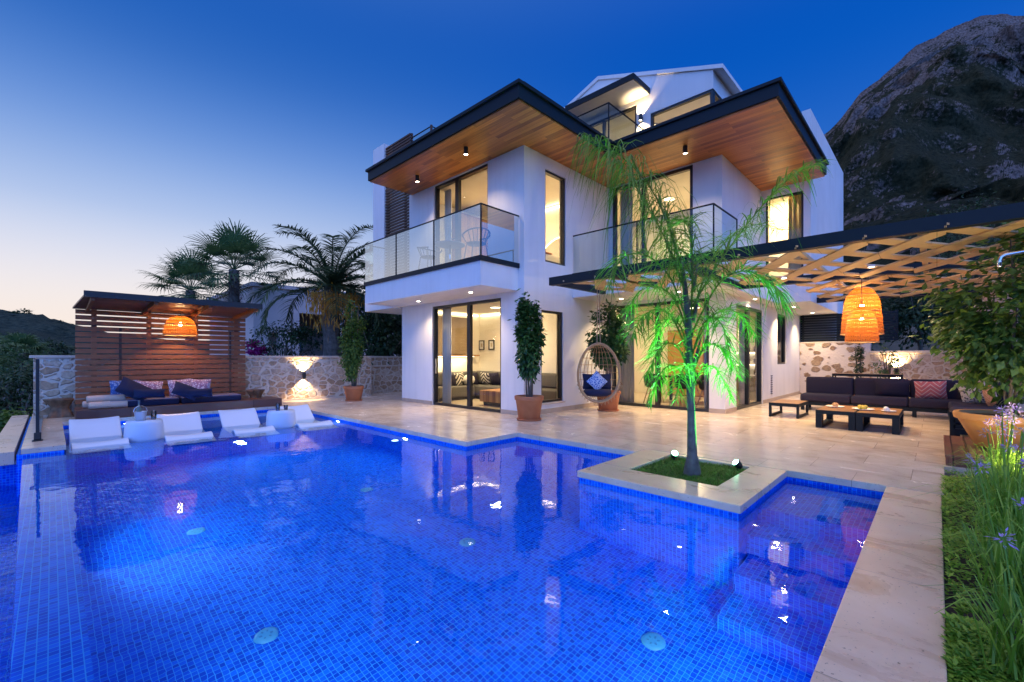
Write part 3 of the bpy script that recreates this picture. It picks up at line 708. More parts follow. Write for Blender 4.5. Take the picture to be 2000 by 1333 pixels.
# planter lawn and palm uplights
def planter():
    s_ = MB(); s_.box(4.66, 5.74, 1.6, 2.58, -.5, -.045); struct(s_.build('planter_soil', 'soil'))
    g = MB(); rnd = random.Random(3)
    for k in range(9000):
        x = rnd.uniform(4.665, 5.735); y = rnd.uniform(1.605, 2.575); a = rnd.uniform(0, 6.28)
        L_ = rnd.uniform(.025, .055)*(1+.5*fbm(x, y, 2, 4)); d = Vector((math.cos(a)*.5, math.sin(a)*.5, 1)).normalized(); p = Vector((x, y, -.05))
        g.blade([p, p+d*L_*.6, p+d*L_+Vector((math.cos(a), math.sin(a), -.3))*L_*.35], .006, Vector((-math.sin(a), math.cos(a), 0)), .3)
    tag(g.build('lawn_grass', 'grass'), 'short clipped grass round the palm in the square planter', 'grass', kind='stuff')
    up0 = None
    for (x, y), lb in (((5.60, 2.46), 'green garden uplight on the planter lawn left of the palm trunk'), ((5.62, 1.70), 'green garden uplight on the planter lawn right of the palm trunk')):
        d = Vector((5.1-x, 2.05-y, 0)).normalized(); ang = math.atan2(d.y, d.x)
        if up0 is None:
            up0 = thing('garden_uplight', (x, y, -.04), lb, 'garden light', 'green uplights in the planter', ang)
            T = Matrix.Translation((0, 0, .075)) @ Matrix.Rotation(R(-48), 4, 'Y')
            b = MB(); b.lathe([(0, -.06), (.03, -.055), (.042, -.02), (.046, .03), (.046, .04), (.04, .04)], 20); b.v = [tuple(T @ Vector(q)) for q in b.v]
            # the head leans over towards the trunk
            b.v = [(-q[0], q[1], q[2]) for q in b.v]; b.f = [f[::-1] for f in b.f]
            b.build('lamp_head', 'black', up0, world=False, smooth=True)
            b = MB(); b.disc((0, 0, .037), .04); b.v = [tuple(T @ Vector(q)) for q in b.v]; b.v = [(-q[0], q[1], q[2]) for q in b.v]; b.f = [f[::-1] for f in b.f]
            b.build('lens', 'greenglow', up0, world=False)
            b = MB(); b.tube([(0, 0, -.06), (0, 0, .05)], .008); b.build('spike', 'black', up0, world=False)
        else: dup(up0, (x, y, -.04), ang, lb)
        light('uplight_light', 'SPOT', (x+d.x*.07, y+d.y*.07, .09), 320, (.09, 1, .13), None, (5.1, 2.05, 1.35), .03, 100, .9)
planter()
#PART3
# ------------------------------------------------------------------ the villa
XF, YC, YL, XR, YP = 7.2, 6.55, 11.44, 10.7, 3.5      # front wall, inner side wall, left end, recessed front, right side
S1, Z2, S2, ZR = 2.78, 3.38, 6.0, 6.3                 # lower soffit, upper floor, upper soffit, roof top
def villa():
    v = thing('villa', (XF, YC, 0), 'white two storey villa with dark edged flat roofs, timber soffits and lit rooms', 'house')
    w = MB(); Z = 'white'
    wall_holes(w, 'x', XF, .2, YC, YL, 0, S1, [(7.27, 9.94, .0, 2.68)])
    wall_holes(w, 'y', YC, .2, XF+.2, XR, 0, S1, [(7.79, 8.61, .24, 2.39)])
    w.box(XF+.2, 14, YL-.2, YL, 0, S1)
    wall_holes(w, 'x', XR, .2, YP, YC, 0, S1, [(3.86, 6.48, 0, 2.70)])
    wall_holes(w, 'y', YP, .2, XR+.2, 18.3, 0, S1, [(11.47, 13.74, 0, 2.60), (15.3, 16.4, 1.08, 2.64)])
    w.box(18.1, 18.3, YP+.2, 10, 0, S1)
    w.build('wall', Z, v)
    w = MB()      # upper storey
    wall_holes(w, 'x', XF, .2, YC, 11.05, S1+.001, S2, [(7.72, 9.87, Z2+.02, 5.95)])
    wall_holes(w, 'y', YC, .2, XF+.2, XR, S1+.001, S2, [(7.93, 8.72, 3.52, 5.67)])
    w.box(XF+.2, 14, 10.85, 11.05, S1, S2)
    wall_holes(w, 'x', XR, .2, 3.57, YC, S1+.001, S2, [(4.24, 6.45, Z2+.02, 5.95)])
    w.box(XR+.2, 13.85, 3.57, 3.77, S1, S2)
    w.build('wall', Z, v)
    w = MB()
    wall_holes(w, 'x', 13.85, .2, 2.4, 3.57, S1, S2+.3, [(2.56, 3.46, 3.44, 5.74)])
    w.box(14.05, 19.5, 2.4, 2.6, S1, 7.85); w.box(13.853, 14.05, 2.4, 2.6, S2+.3, 7.85); w.box(19.3, 19.5, 2.6, 9, 0, 7.4)
    w.box(14.05, 19.3, 2.6, 9, S1+.003, S1+.2)
    w.build('wall', Z, v)
    # floors and slabs
    w = MB()
    w.box(XF+.2, XR+.1, YC+.2, 10.85, S1+.02, Z2); w.box(XR+.1, 18.1, 3.77, 10.85, S1+.02, Z2)
    w.build('floor_slab', Z, v)
    w = MB()
    w.box(6.07, XF, 6.72, 11.5, S1, 3.28)           # front balcony body
    w.box(6.95, 9.2, 11.5, 13.2, S1-.03, 3.28)
    w.build('balcony_slab', Z, v)
    w = MB(); w.box(6.03, XF-.002, 6.68, 11.53, 3.281, Z2); w.build('balcony_edge', 'graphite', v)
    w = MB(); w.box(9.0, XR-.003, 3.16, YC-.003, S1, Z2-.05); w.box(XR, 13.847, 3.16, YP-.002, S1+.002, Z2-.05); w.build('balcony_slab', Z, v)
    w = MB(); w.box(8.97, XR-.006, 3.13, YC-.006, Z2-.05, Z2); w.build('balcony_edge', 'graphite', v)
    # skirting
    for q in ((XF-.012, XF, YC-.012, 7.27, 0, .10), (XF-.012, XF, 9.94, YL, 0, .10), (XF, XR, YC-.012, YC, 0, .10), (XR-.012, XR, YP-.012, 3.86, 0, .10), (XR, 11.47, YP-.012, YP, 0, .10), (13.74, 18.3, YP-.012, YP, 0, .10)):
        w = MB(); w.box(*q); w.build('skirting', 'skirt', v)
    # roof: one L-shaped slab with dark fascia and timber underside
    poly = [(5.85, 5.45), (9.05, 5.45), (9.05, 2.05), (13.84, 2.05), (13.84, 10.95), (5.85, 10.95)]
    r = MB(); r.prism(poly, S2+.001, ZR-.06)
    ro = r.build('roof', 'graphite', v)
    r = MB(); r.prism([(5.80, 5.40), (9.0, 5.40), (9.0, 2.0), (13.84, 2.0), (13.84, 11.0), (5.80, 11.0)], ZR-.06, ZR); r.build('roof_lip', 'graphite', ro)
    r = MB(); r.prism([(5.89, 5.49), (9.09, 5.49), (9.09, 2.09), (13.845, 2.09), (13.845, 10.91), (5.89, 10.91)], S2-.03, S2); r.build('soffit', 'soffit', ro)
    c = MB(); c.box(XF+.2, 10.55, YC+.2, 10.8, 5.90, S2-.04); c.box(XR+.2, 13.84, 3.78, 10.8, 5.90, S2-.04); c.build('ceiling', 'plaster', v)
    # openings
    glazing('sliding_door', v, 'x', XF+.04, 7.272, 9.938, .005, 2.678, .065, (8.48,), .11, .11, 9.80)
    glazing('window', v, 'y', YC+.03, 7.792, 8.608, .242, 2.388, .05)
    glazing('sliding_door', v, 'x', XR+.03, 3.862, 6.478, .005, 2.698, .07, (5.17,), .10, .12)
    glazing('sliding_door', v, 'y', YP+.03, 11.472, 13.738, .005, 2.598, .06, (12.62,), .09, .11)
    glazing('window', v, 'y', YP+.03, 15.302, 16.398, 1.082, 2.638, .05)
    glazing('sliding_door', v, 'x', XF+.05, 7.722, 9.868, Z2+.022, 5.948, .06, (8.95,), .13, .11)
    glazing('window', v, 'y', YC+.03, 7.932, 8.718, 3.522, 5.668, .045)
    glazing('sliding_door', v, 'x', XR+.03, 4.242, 6.448, Z2+.022, 5.948, .08, (5.55,), .10, .11)
    glazing('window', v, 'x', 13.88, 2.562, 3.458, 3.442, 5.738, .05)
    s = MB(); s.box(7.75, 8.65, YC-.04, YC+.02, .20, .238); s.build('window_sill', 'capstone', v)
    # little louvred wall vent near the bench
    s = MB()
    for k in range(9): s.box(14.55, 14.72, YP-.01, YP-.001, .22+k*.065, .245+k*.065)
    s.build('wall_vent', 'black', v)
    # balcony railings
    def rail(pts, z0, z1, posts):
        g = MB()
        for (a, b) in zip(pts, pts[1:]):
            L_ = math.hypot(b[0]-a[0], b[1]-a[1]); n = max(1, round(L_/1.55))
            for k in range(n):
                p = [a[0]+(b[0]-a[0])*k/n, a[1]+(b[1]-a[1])*k/n]; q = [a[0]+(b[0]-a[0])*(k+1)/n, a[1]+(b[1]-a[1])*(k+1)/n]
                dx, dy = (b[0]-a[0])/L_*.006, (b[1]-a[1])/L_*.006
                g.quad((p[0]+dx, p[1]+dy, z0), (q[0]-dx, q[1]-dy, z0), (q[0]-dx, q[1]-dy, z1), (p[0]+dx, p[1]+dy, z1))
        go = g.build('glass_railing', 'rail', v)
        h = MB()
        for (a, b) in zip(pts, pts[1:]):
            h.tube([(a[0], a[1], z1+.012), (b[0], b[1], z1+.012)], .018, 6)
        h.build('handrail', 'graphite', go)
        h = MB()
        for x, y in posts: h.box(x-.012, x+.012, y-.012, y+.012, z0, z1)
        h.build('rail_post', 'graphite', go)
    rail([(7.19, 6.70), (6.06, 6.70), (6.06, 11.50), (7.0, 11.50)], Z2, 4.42, [(6.06, 6.70), (6.06, 8.3), (6.06, 9.9)])
    rail([(9.0, 6.53), (9.0, 3.16), (10.4, 3.16)], Z2, 4.30, [(9.0, 3.16), (9.0, 4.8), (10.4, 3.16)])
    rail([(7.05, 9.6), (7.05, 6.42), (9.0, 6.42), (9.0, 5.52), (11.0, 5.52)], ZR, 7.22, [(7.05, 6.42), (9.0, 6.42), (9.0, 5.52), (8.2, 6.42)])
    g = MB(); g.quad((7.3, 10.14, ZR), (7.3, 11.06, ZR), (7.3, 11.06, 7.70), (7.3, 10.14, 7.70)); g.quad((7.32, 10.12, ZR), (8.6, 10.12, ZR), (8.6, 10.12, 7.70), (7.32, 10.12, 7.70)); go = g.build('terrace_screen', 'rail', v)
    h = MB(); h.tube([(7.3, 11.06, 7.71), (7.3, 10.12, 7.71), (8.6, 10.12, 7.71)], .02, 6); h.build('handrail', 'graphite', go)
    h = MB(); h.box(7.275, 7.325, 10.09, 10.14, ZR, 7.74); h.build('rail_post', 'louver', go)
    # timber louvre screen and white pillar at the left end
    l = MB()
    for k in range(36): l.box(7.23, 7.29, 11.06, 12.44, 3.40+k*.088, 3.44+k*.088)
    for k in range(17): l.box(7.24, 7.29, 11.08, 12.44, 6.42+k*.086, 6.465+k*.086)
    lo = l.build('louvre_screen', 'louver', v)
    l = MB(); l.box(7.30, 7.35, 11.4, 11.47, 3.29, 6.5); l.box(7.30, 7.35, 12.36, 12.43, 3.29, 6.5); l.box(7.30, 7.35, 11.08, 11.14, ZR, 7.86); l.box(7.30, 7.35, 12.36, 12.43, ZR+.3, 7.86); l.build('louvre_post', 'louver', lo)
    l = MB(); l.box(7.2, 7.6, 12.46, 13.14, 3.281, 7.98); l.box(7.9, 11.5, 13.0, 13.14, 3.281, 6.6); l.build('pillar', Z, v)
    # top storey with its low gable
    t = MB(); X3 = 11.5
    wall_holes(t, 'x', X3, .2, 4.05, 8.55, ZR, 8.05, [(4.05, 5.73, 6.95, 8.05), (6.15, 8.04, ZR, 8.05)])
    t.box(X3, X3+.2, 8.04, 8.55, 8.05, 8.48); t.box(X3, X3+.2, 5.73, 6.15, 8.05, 8.48); t.box(X3, X3+.2, 4.05, 5.73, 8.05, 8.48)
    t.poly_x([(8.55, 8.48), (4.05, 8.48), (4.05, 8.51), (7.40, 9.69), (8.55, 9.28)], X3, X3+.2)
    t.box(X3+.2, 17, 4.05, 4.25, 8.05, 8.48); t.box(12.5, 17, 4.05, 4.25, ZR, 8.05); t.box(X3+.2, 12.5, 4.05, 4.25, ZR, 6.95); t.box(X3+.2, 17, 8.35, 8.55, ZR, 9.2); t.box(16.8, 17, 4.25, 8.35, ZR, 8.5)
    t.build('wall', Z, v)
    rf = MB()
    rf.poly_x([(7.40, 9.70), (3.80, 8.43), (3.80, 8.53), (7.40, 9.80)], X3-.05, 17.1); rf.poly_x([(7.401, 9.70), (7.401, 9.80), (8.75, 9.32), (8.75, 9.22)], X3-.05, 17.1)
    rf.build('roof', 'white', v)
    cn = MB(); cn.box(10.6, X3-.001, 5.76, 7.95, 8.60, 8.74); co = cn.build('canopy', 'white', v)
    cn = MB(); cn.box(10.57, 10.599, 5.74, 7.97, 8.60, 8.76); cn.box(10.6, X3-.002, 5.735, 5.759, 8.60, 8.76); cn.build('canopy_edge', 'graphite', co)
    glazing('sliding_door', v, 'x', X3+.03, 6.152, 8.038, ZR+.005, 8.475, .06, (7.25,), .08, .1)
    glazing('window', v, 'x', X3+.02, 4.06, 5.728, 6.952, 8.048, .06, (), .06, .1)
    glazing('window', v, 'y', 4.07, X3+.13, 12.498, 6.952, 8.048, .06, (), .06, .1)
    ic = MB(); ic.box(X3+.21, 16.8, 4.26, 8.34, 8.485, 8.52); ic.build('ceiling', 'plaster', v)
    # inner walls
    i = MB()
    i.box(10.0, 10.12, 6.76, 11.23, .012, S1-.02)               # living room back
    i.box(XF+.21, 10.0, 11.12, 11.23, .012, S1-.02)
    i.box(XF+.21, 10.0, 6.76, 6.77, .24, S1-.02) if False else None
    i.build('inner_wall', 'plaster', v)
    i = MB(); i.box(15.0, 15.1, 3.71, 9.6, .012, S1-.02); i.box(10.91, 15.0, 9.5, 9.6, .012, S1-.02); i.build('inner_wall', 'plaster', v)
    i = MB(); i.box(10.56, 10.69, 6.76, 10.84, Z2+.004, 5.89); i.box(14.2, 14.3, 3.78, 10.84, Z2+.004, 5.89); i.box(XF+.21, 10.56, 10.74, 10.84, Z2+.004, 5.89); i.box(10.70, 14.2, 8.0, 8.1, Z2+.004, 5.89); i.build('inner_wall', 'plaster', v)
    i = MB(); i.box(14.5, 14.6, 4.26, 8.34, ZR+.01, 8.48); i.build('inner_wall', 'plaster', v)
    i = MB(); i.box(14.06, 14.09, 2.61, 3.56, 3.0, 5.95) if False else i.box(15.6, 15.7, 2.61, 5.0, 3.0, 6.2); i.box(13.9, 19.2, 2.62, 8.9, 6.2, 6.28); i.build('inner_wall', 'plaster', v)
    i = MB(); i.box(XF+.21, 9.99, 6.77, 11.11, S1-.05, S1+.015); i.box(10.92, 14.99, 3.71, 9.49, S1-.05, S1+.015); i.build('ceiling', 'plaster', v)
    i = MB(); i.box(XF+.16, 9.99, 6.77, 11.11, .003, .012); i.box(10.86, 14.99, 3.71, 9.49, .003, .012); i.build('room_floor', mat('pale_floor_tile', (.55, .46, .34), .25), v)
    # glowing coves and shelf lights in the rooms
    for nm, x0, x1, y0, y1, z0, z1 in (('cove_light', 9.93, 9.99, 6.9, 11.0, 2.66, 2.69), ('cove_light', 7.6, 9.9, 11.05, 11.11, 2.66, 2.69), ('cove_light', 10.45, 10.55, 7.2, 10.6, 5.78, 5.82)):
        e = MB(); e.box(x0, x1, y0, y1, z0, z1); e.build(nm, 'stripglow', v)
    return v
VILLA = villa()

# light inside the rooms (ceiling fittings)
def room_lamp(label, loc, power, size=(1.6, 1.6), col=(1, .74, .42)):
    t = thing('room_ceiling_light', loc, label, 'ceiling light', 'ceiling lights inside the rooms')
    b = MB(); b.lathe([(0, 0), (.16, 0), (.17, -.015), (.15, -.03)], 24); b.build('frame', 'white', t, world=False, smooth=True)
    b = MB(); b.disc((0, 0, -.031), .15, 24, False); b.build('diffuser', 'stripglow', t, world=False)
    light('room_light', 'AREA', (loc[0], loc[1], loc[2]-.06), power, col, t, (loc[0], loc[1], 0), size)
for a in (('round ceiling light in the living room behind the sliding doors', (8.7, 9.0, 2.73), 120), ('round ceiling light over the dining table behind the palm', (12.7, 5.0, 2.73), 120), ('round ceiling light deep in the ground floor kitchen', (13.4, 7.6, 2.73), 70),
          ('round ceiling light in the upper corner bedroom', (8.9, 8.6, 5.9), 140), ('round ceiling light in the upper right bedroom', (12.4, 5.6, 5.9), 140), ('ceiling light in the top storey room under the gable', (13.0, 6.3, 8.48), 150),
          ('ceiling light in the upper room behind the rightmost window', (14.8, 3.3, 6.19), 170)):
    room_lamp(a[0], a[1], a[2]*.62, (.28, .28))

# recessed soffit lights, surface cylinders, wall lamps
dl0 = None
def downlight(x, y, z, lb, power=26, angle=120, col=WARM):
    global dl0
    if dl0 is None:
        dl0 = thing('downlight', (x, y, z), lb, 'downlight', 'recessed downlights in the soffits')
        b = MB(); b.lathe([(.062, 0), (.07, -.004), (.052, -.008), (.05, -.002)], 20); b.build('bezel', 'white', dl0, world=False, smooth=True)
        b = MB(); b.disc((0, 0, -.004), .051, 20, False); b.build('lens', 'bulbw', dl0, world=False)
    else: dup(dl0, (x, y, z), 0, lb)
    light('downlight_light', 'SPOT', (x, y, z-.02), power, col, None, (x, y, 0), .05, angle, .8)
downlight(6.72, 9.89, S1, 'downlight under the front balcony nearest the left end of the villa', 83)
downlight(6.62, 7.67, S1, 'downlight under the front balcony above the sliding doors', 83)
downlight(10.01, 5.77, S1, 'downlight in the soffit beside the hanging chair', 162)
downlight(9.82, 4.2, S1, 'downlight in the soffit behind the palm crown', 162)
downlight(15.2, 3.05, S1, 'downlight in the soffit above the outdoor bench, nearer the glass', 202)
downlight(17.6, 3.0, S1, 'downlight in the soffit next to the dark shutter, farther back', 148)
downlight(12.4, 3.34, S1, 'downlight in the soffit over the kitchen glass door', 135)
cl0 = None
for (x, y), lb in (((6.52, 9.64), 'black cylinder lamp on the timber soffit nearer the louvre screen'), ((6.39, 7.56), 'black cylinder lamp on the timber soffit above the glass balcony corner'), ((9.72, 4.02), 'black cylinder lamp on the timber soffit behind the palm fronds')):
    if cl0 is None:
        cl0 = thing('cylinder_downlight', (x, y, S2-.03), lb, 'ceiling lamp', 'black cylinder lamps on the timber soffits')
        b = MB(); b.lathe([(0, 0), (.05, 0), (.05, -.16), (.043, -.165), (.043, -.15)], 20); b.build('body', 'black', cl0, world=False)
        b = MB(); b.disc((0, 0, -.155), .043, 20, False); b.build('lens', 'bulbw', cl0, world=False)
    else: dup(cl0, (x, y, S2-.03), 0, lb)
    light('cylinder_light', 'SPOT', (x, y, S2-.21), 80, WARM, None, (x, y, 0), .04, 115, .8)
wl0 = None
def wall_lamp(loc, rz, lb, up=30, down=30, size=70):
    global wl0
    if wl0 is None:
        wl0 = thing('wall_lamp', loc, lb, 'wall lamp', 'up and down wall lamps', rz)
        b = MB(); b.box(.0, .03, -.03, .03, -.05, .05); b.build('bracket', 'black', wl0, world=False)
        b = MB(); b.lathe([(.048, -.085), (.05, -.09), (.05, .09), (.048, .085), (.048, -.085)], 20, (.085, 0, 0)); b.build('shade', 'black', wl0, world=False)
        b = MB(); b.disc((.085, 0, .05), .046); b.disc((.085, 0, -.05), .046, 20, False); b.build('bulb', 'bulb', wl0, world=False)
    else: dup(wl0, loc, rz, lb)
    d = Vector((math.cos(rz), math.sin(rz), 0))*.085; p = Vector(loc)+d
    light('wall_lamp_light', 'SPOT', p+Vector((0, 0, .1)), up, (1, .70, .36), None, p+Vector((-d.x*2.2, -d.y*2.2, 1.2)), .03, size, .5)
    light('wall_lamp_light', 'SPOT', p+Vector((0, 0, -.1)), down, (1, .70, .36), None, p+Vector((-d.x*2.2, -d.y*2.2, -1.2)), .03, size, .5)
wall_lamp((5.30, 13.90, .74), R(-90), 'small black wall lamp lighting the rubble stone wall beside the cabana', 70, 70, 110)
wall_lamp((11.5, 5.98, 8.0), R(180), 'black wall lamp between the door and window of the top storey', 34, 30, 115)
wall_lamp((18.05, .9, .86), R(180), 'black wall lamp on the stone wall behind the outdoor sofa', 75, 75, 120)

# ------------------------------------------------------------------ boundary walls, shutter, neighbour
def stone_wall(name, label, boxes, caps, material='stone', plinth=()):
    b0 = boxes[0]; t = thing(name, ((b0[0]+b0[1])/2, (b0[2]+b0[3])/2, b0[4]), label, 'stone wall')
    m = MB(); c = MB()
    for b in boxes: m.box(*b)
    for b in caps: c.box(*b)
    m.build('masonry', material, t); c.build('capping', 'capstone', t, bevel=.008)
    if plinth:
        p = MB()
        for b in plinth: p.box(*b)
        p.build('plinth', 'capstone', t)
stone_wall('boundary_wall', 'long rubble stone wall with pale capping behind the slatted cabana', [(-.27, 7.3, 13.9, 14.2, -.02, 1.28), (7.3, 7.55, 13.9, 15.2, -.02, 1.28)], [(-.33, 7.3, 13.86, 14.24, 1.28, 1.34), (7.3, 7.6, 13.86, 15.2, 1.28, 1.34)], 'stone', [(-.27, 7.3, 13.86, 13.897, 0, .05)])
stone_wall('boundary_wall', 'set back rubble stone wall with a low ledge between potted ficus and villa', [(7.55, 12.0, 15.0, 15.3, -.02, 1.28), (7.55, 12.0, 14.7, 14.998, -.02, .95)], [(7.6, 12.0, 14.96, 15.34, 1.28, 1.34), (7.55, 12.0, 14.66, 14.958, .95, 1.0)])
stone_wall('garden_wall', 'taller stone wall of big brown stones under the dark shutter', [(18.31, 18.6, 1.55, 3.5, -.02, 1.78)], [(18.305, 18.62, 1.55, 3.5, 1.78, 1.83)], 'stone2')
stone_wall('garden_wall', 'pale stone wall with capping behind the outdoor sofa', [(18.06, 18.36, -1.6, 1.55, -.02, 1.42)], [(18.03, 18.40, -1.6, 1.55, 1.42, 1.50)])
def shutter():
    t = thing('louvre_shutter', (18.5, 2.5, 1.83), 'dark slatted shutter above the stone wall behind the sofa', 'shutter')
    m = MB()
    for k in range(11): m.box(18.45, 18.49, .9, 3.5, 1.84+k*.086, 1.91+k*.086)
    m.build('slat_panel', 'graphite', t)
    m = MB(); m.box(18.495, 18.53, .88, .94, 1.83, 2.8); m.box(18.495, 18.53, 3.4, 3.46, 1.83, 2.8); m.build('frame', 'graphite', t)
shutter()
def pier():
    t = thing('pergola_pier', (14.9, -.75, 0), 'beige rendered pier carrying the far corner of the pergola', 'pier')
    m = MB(); m.box(14.3, 18.06, -1.25, -.75, 0, 2.74); m.build('shaft', 'beige', t, bevel=.01)
pier()

def neighbour():
    t = thing('neighbour_house', (7, 25, -2.5), 'grey neighbouring house with a dark porch beyond the stone wall', 'house')
    m = MB(); y0 = 25
    wall_holes(m, 'y', y0, .4, 7.1, 17, -2.6, 4.9, [(8.9, 11.2, -1.0, 3.7), (11.9, 13.0, .2, 2.4), (7.8, 8.3, 1.0, 2.6)])
    m.box(7.1, 7.5, y0+.4, 34, -2.6, 4.9); m.box(16.6, 17, y0+.4, 34, -2.6, 4.9); m.box(7.5, 16.6, y0+2.8, y0+3.1, -2.6, 4.6); m.box(7.5, 16.6, y0+.4, 34, 4.6, 4.85)
    m.build('wall', 'house2', t)
    m = MB(); m.box(6.95, 17.2, y0-.15, 34.2, 4.9, 5.1); m.build('roof', 'house2', t)
    m = MB(); m.box(9.0, 9.3, y0-.1, y0+.3, -2.6, 3.7) ; m.box(10.8, 11.3, y0-.12, y0+.38, -2.6, 3.7); m.build('column', 'house2', t)
    f = MB(); frame_rect(f, 'y', y0+2.7, .09, 9.5, 10.6, 0, 2.4, .08, (10.05,)); fo = f.build('window', 'white', t)
    p = MB(); p.quad((9.58, y0+2.75, .08), (10.52, y0+2.75, .08), (10.52, y0+2.75, 2.32), (9.58, y0+2.75, 2.32)); p.build('pane', mat('pale_blue_pane', (.25, .35, .5), .1), fo)
    f = MB(); frame_rect(f, 'y', y0+.1, .1, 11.902, 12.998, .202, 2.398, .07, (12.45,)); fo = f.build('window', 'white', t)
    p = MB(); p.quad((11.97, y0+.15, .27), (12.93, y0+.15, .27), (12.93, y0+.15, 2.33), (11.97, y0+.15, 2.33)); p.build('pane', mat('dim_pane', (.08, .12, .2), .1), fo)
neighbour()

# ------------------------------------------------------------------ timber cabana with day bed
def cabana():
    t = thing('cabana', (2.2, 13.6, 0), 'slatted timber cabana with tilted roof and low deck beside the pool', 'cabana')
    m = MB()
    for k in range(17): m.box(.36, 3.66, 13.58, 13.605, .27+k*.124, .27+k*.124+.097)
    m.build('slat_panel', 'slat', t)
    for x in (.66, 1.62, 2.55, 3.44):
        q = MB(); q.box(x-.045, x+.045, 13.606, 13.69, .0, 2.42); q.build('post', 'slat', t)
    # narrow slatted return on the left side
    m = MB()
    T = Matrix.Translation((0, 0, 0))
    r = MB(); p = [(.30, 11.62), (4.15, 11.62), (3.75, 13.72), (.30, 13.72)]
    n = len(r.v)
    r.v += [(.44, 11.62, 2.48), (3.46, 11.62, 2.48), (3.72, 13.74, 2.37), (.32, 13.74, 2.37), (.44, 11.62, 2.515), (3.46, 11.62, 2.515), (3.72, 13.74, 2.405), (.32, 13.74, 2.405)]
    r.f += [(0, 3, 2, 1), (4, 5, 6, 7), (0, 1, 5, 4), (1, 2, 6, 5), (2, 3, 7, 6), (3, 0, 4, 7)]
    ro = r.build('roof', 'decking', t)
    m.box(.42, 3.48, 11.57, 11.619, 2.44, 2.56); m.build('roof_edge', 'black', ro)
    for x in (.55, 1.5, 2.45, 3.38):
        q = MB(); q.v += [(x-.03, 11.65, 2.39), (x+.03, 11.65, 2.39), (x+.03, 13.57, 2.29), (x-.03, 13.57, 2.29), (x-.03, 11.65, 2.478), (x+.03, 11.65, 2.478), (x+.03, 13.57, 2.379), (x-.03, 13.57, 2.379)]
        q.f += [(0, 3, 2, 1), (4, 5, 6, 7), (0, 1, 5, 4), (1, 2, 6, 5), (2, 3, 7, 6), (3, 0, 4, 7)]
        q.build('rafter', 'slat', t)
    m = MB(); m.box(.34, 4.28, 12.66, 13.56, .002, .2); m.build('platform', 'decking', t, bevel=.006)
cabana()
def pendant(name, loc, ztop, prof, label, group, power, bulb_z, hoop=(), cord_mat='black'):
    t = thing(name, loc, label, 'pendant lamp', group)
    b = MB(); b.lathe(prof, 40); sh = b.build('shade', 'shade', t, world=False, smooth=True)
    h = MB()
    for r, z in hoop: h.tube([(r*math.cos(k*math.pi/16), r*math.sin(k*math.pi/16), z) for k in range(33)], .010, 5, False)
    h.build('hoop', 'rattan', sh, world=False)
    b = MB(); b.tube([(0, 0, prof[0][1]-.02), (0, 0, ztop-loc[2])], .006, 6); b.build('cord', cord_mat, t, world=False)
    b = MB(); b.lathe([(0, .06), (.02, .055), (.035, .02), (.036, 0), (.025, -.03), (0, -.04)], 16, (0, 0, bulb_z)); b.build('bulb', 'bulb', t, world=False, smooth=True)
    b = MB(); b.lathe([(0, .13), (.022, .12), (.022, .06)], 12, (0, 0, bulb_z)); b.build('socket', 'black', t, world=False)
    light('pendant_light', 'POINT', (loc[0], loc[1], loc[2]+bulb_z-.01), power, (1, .60, .24), t, None, .05)
dome = [(.04, .25), (.10, .245), (.18, .215), (.25, .15), (.295, .05), (.32, -.08), (.335, -.20)]
pendant('pendant_lamp', (2.12, 12.95, 2.02), 2.40, dome, 'orange woven dome lamp hanging inside the cabana', None, 75, .05, [(.335, -.20), (.295, .05)])
tall = [(.04, .50), (.11, .49), (.18, .44), (.25, .34), (.295, .20), (.32, .0), (.34, -.25), (.355, -.47)]

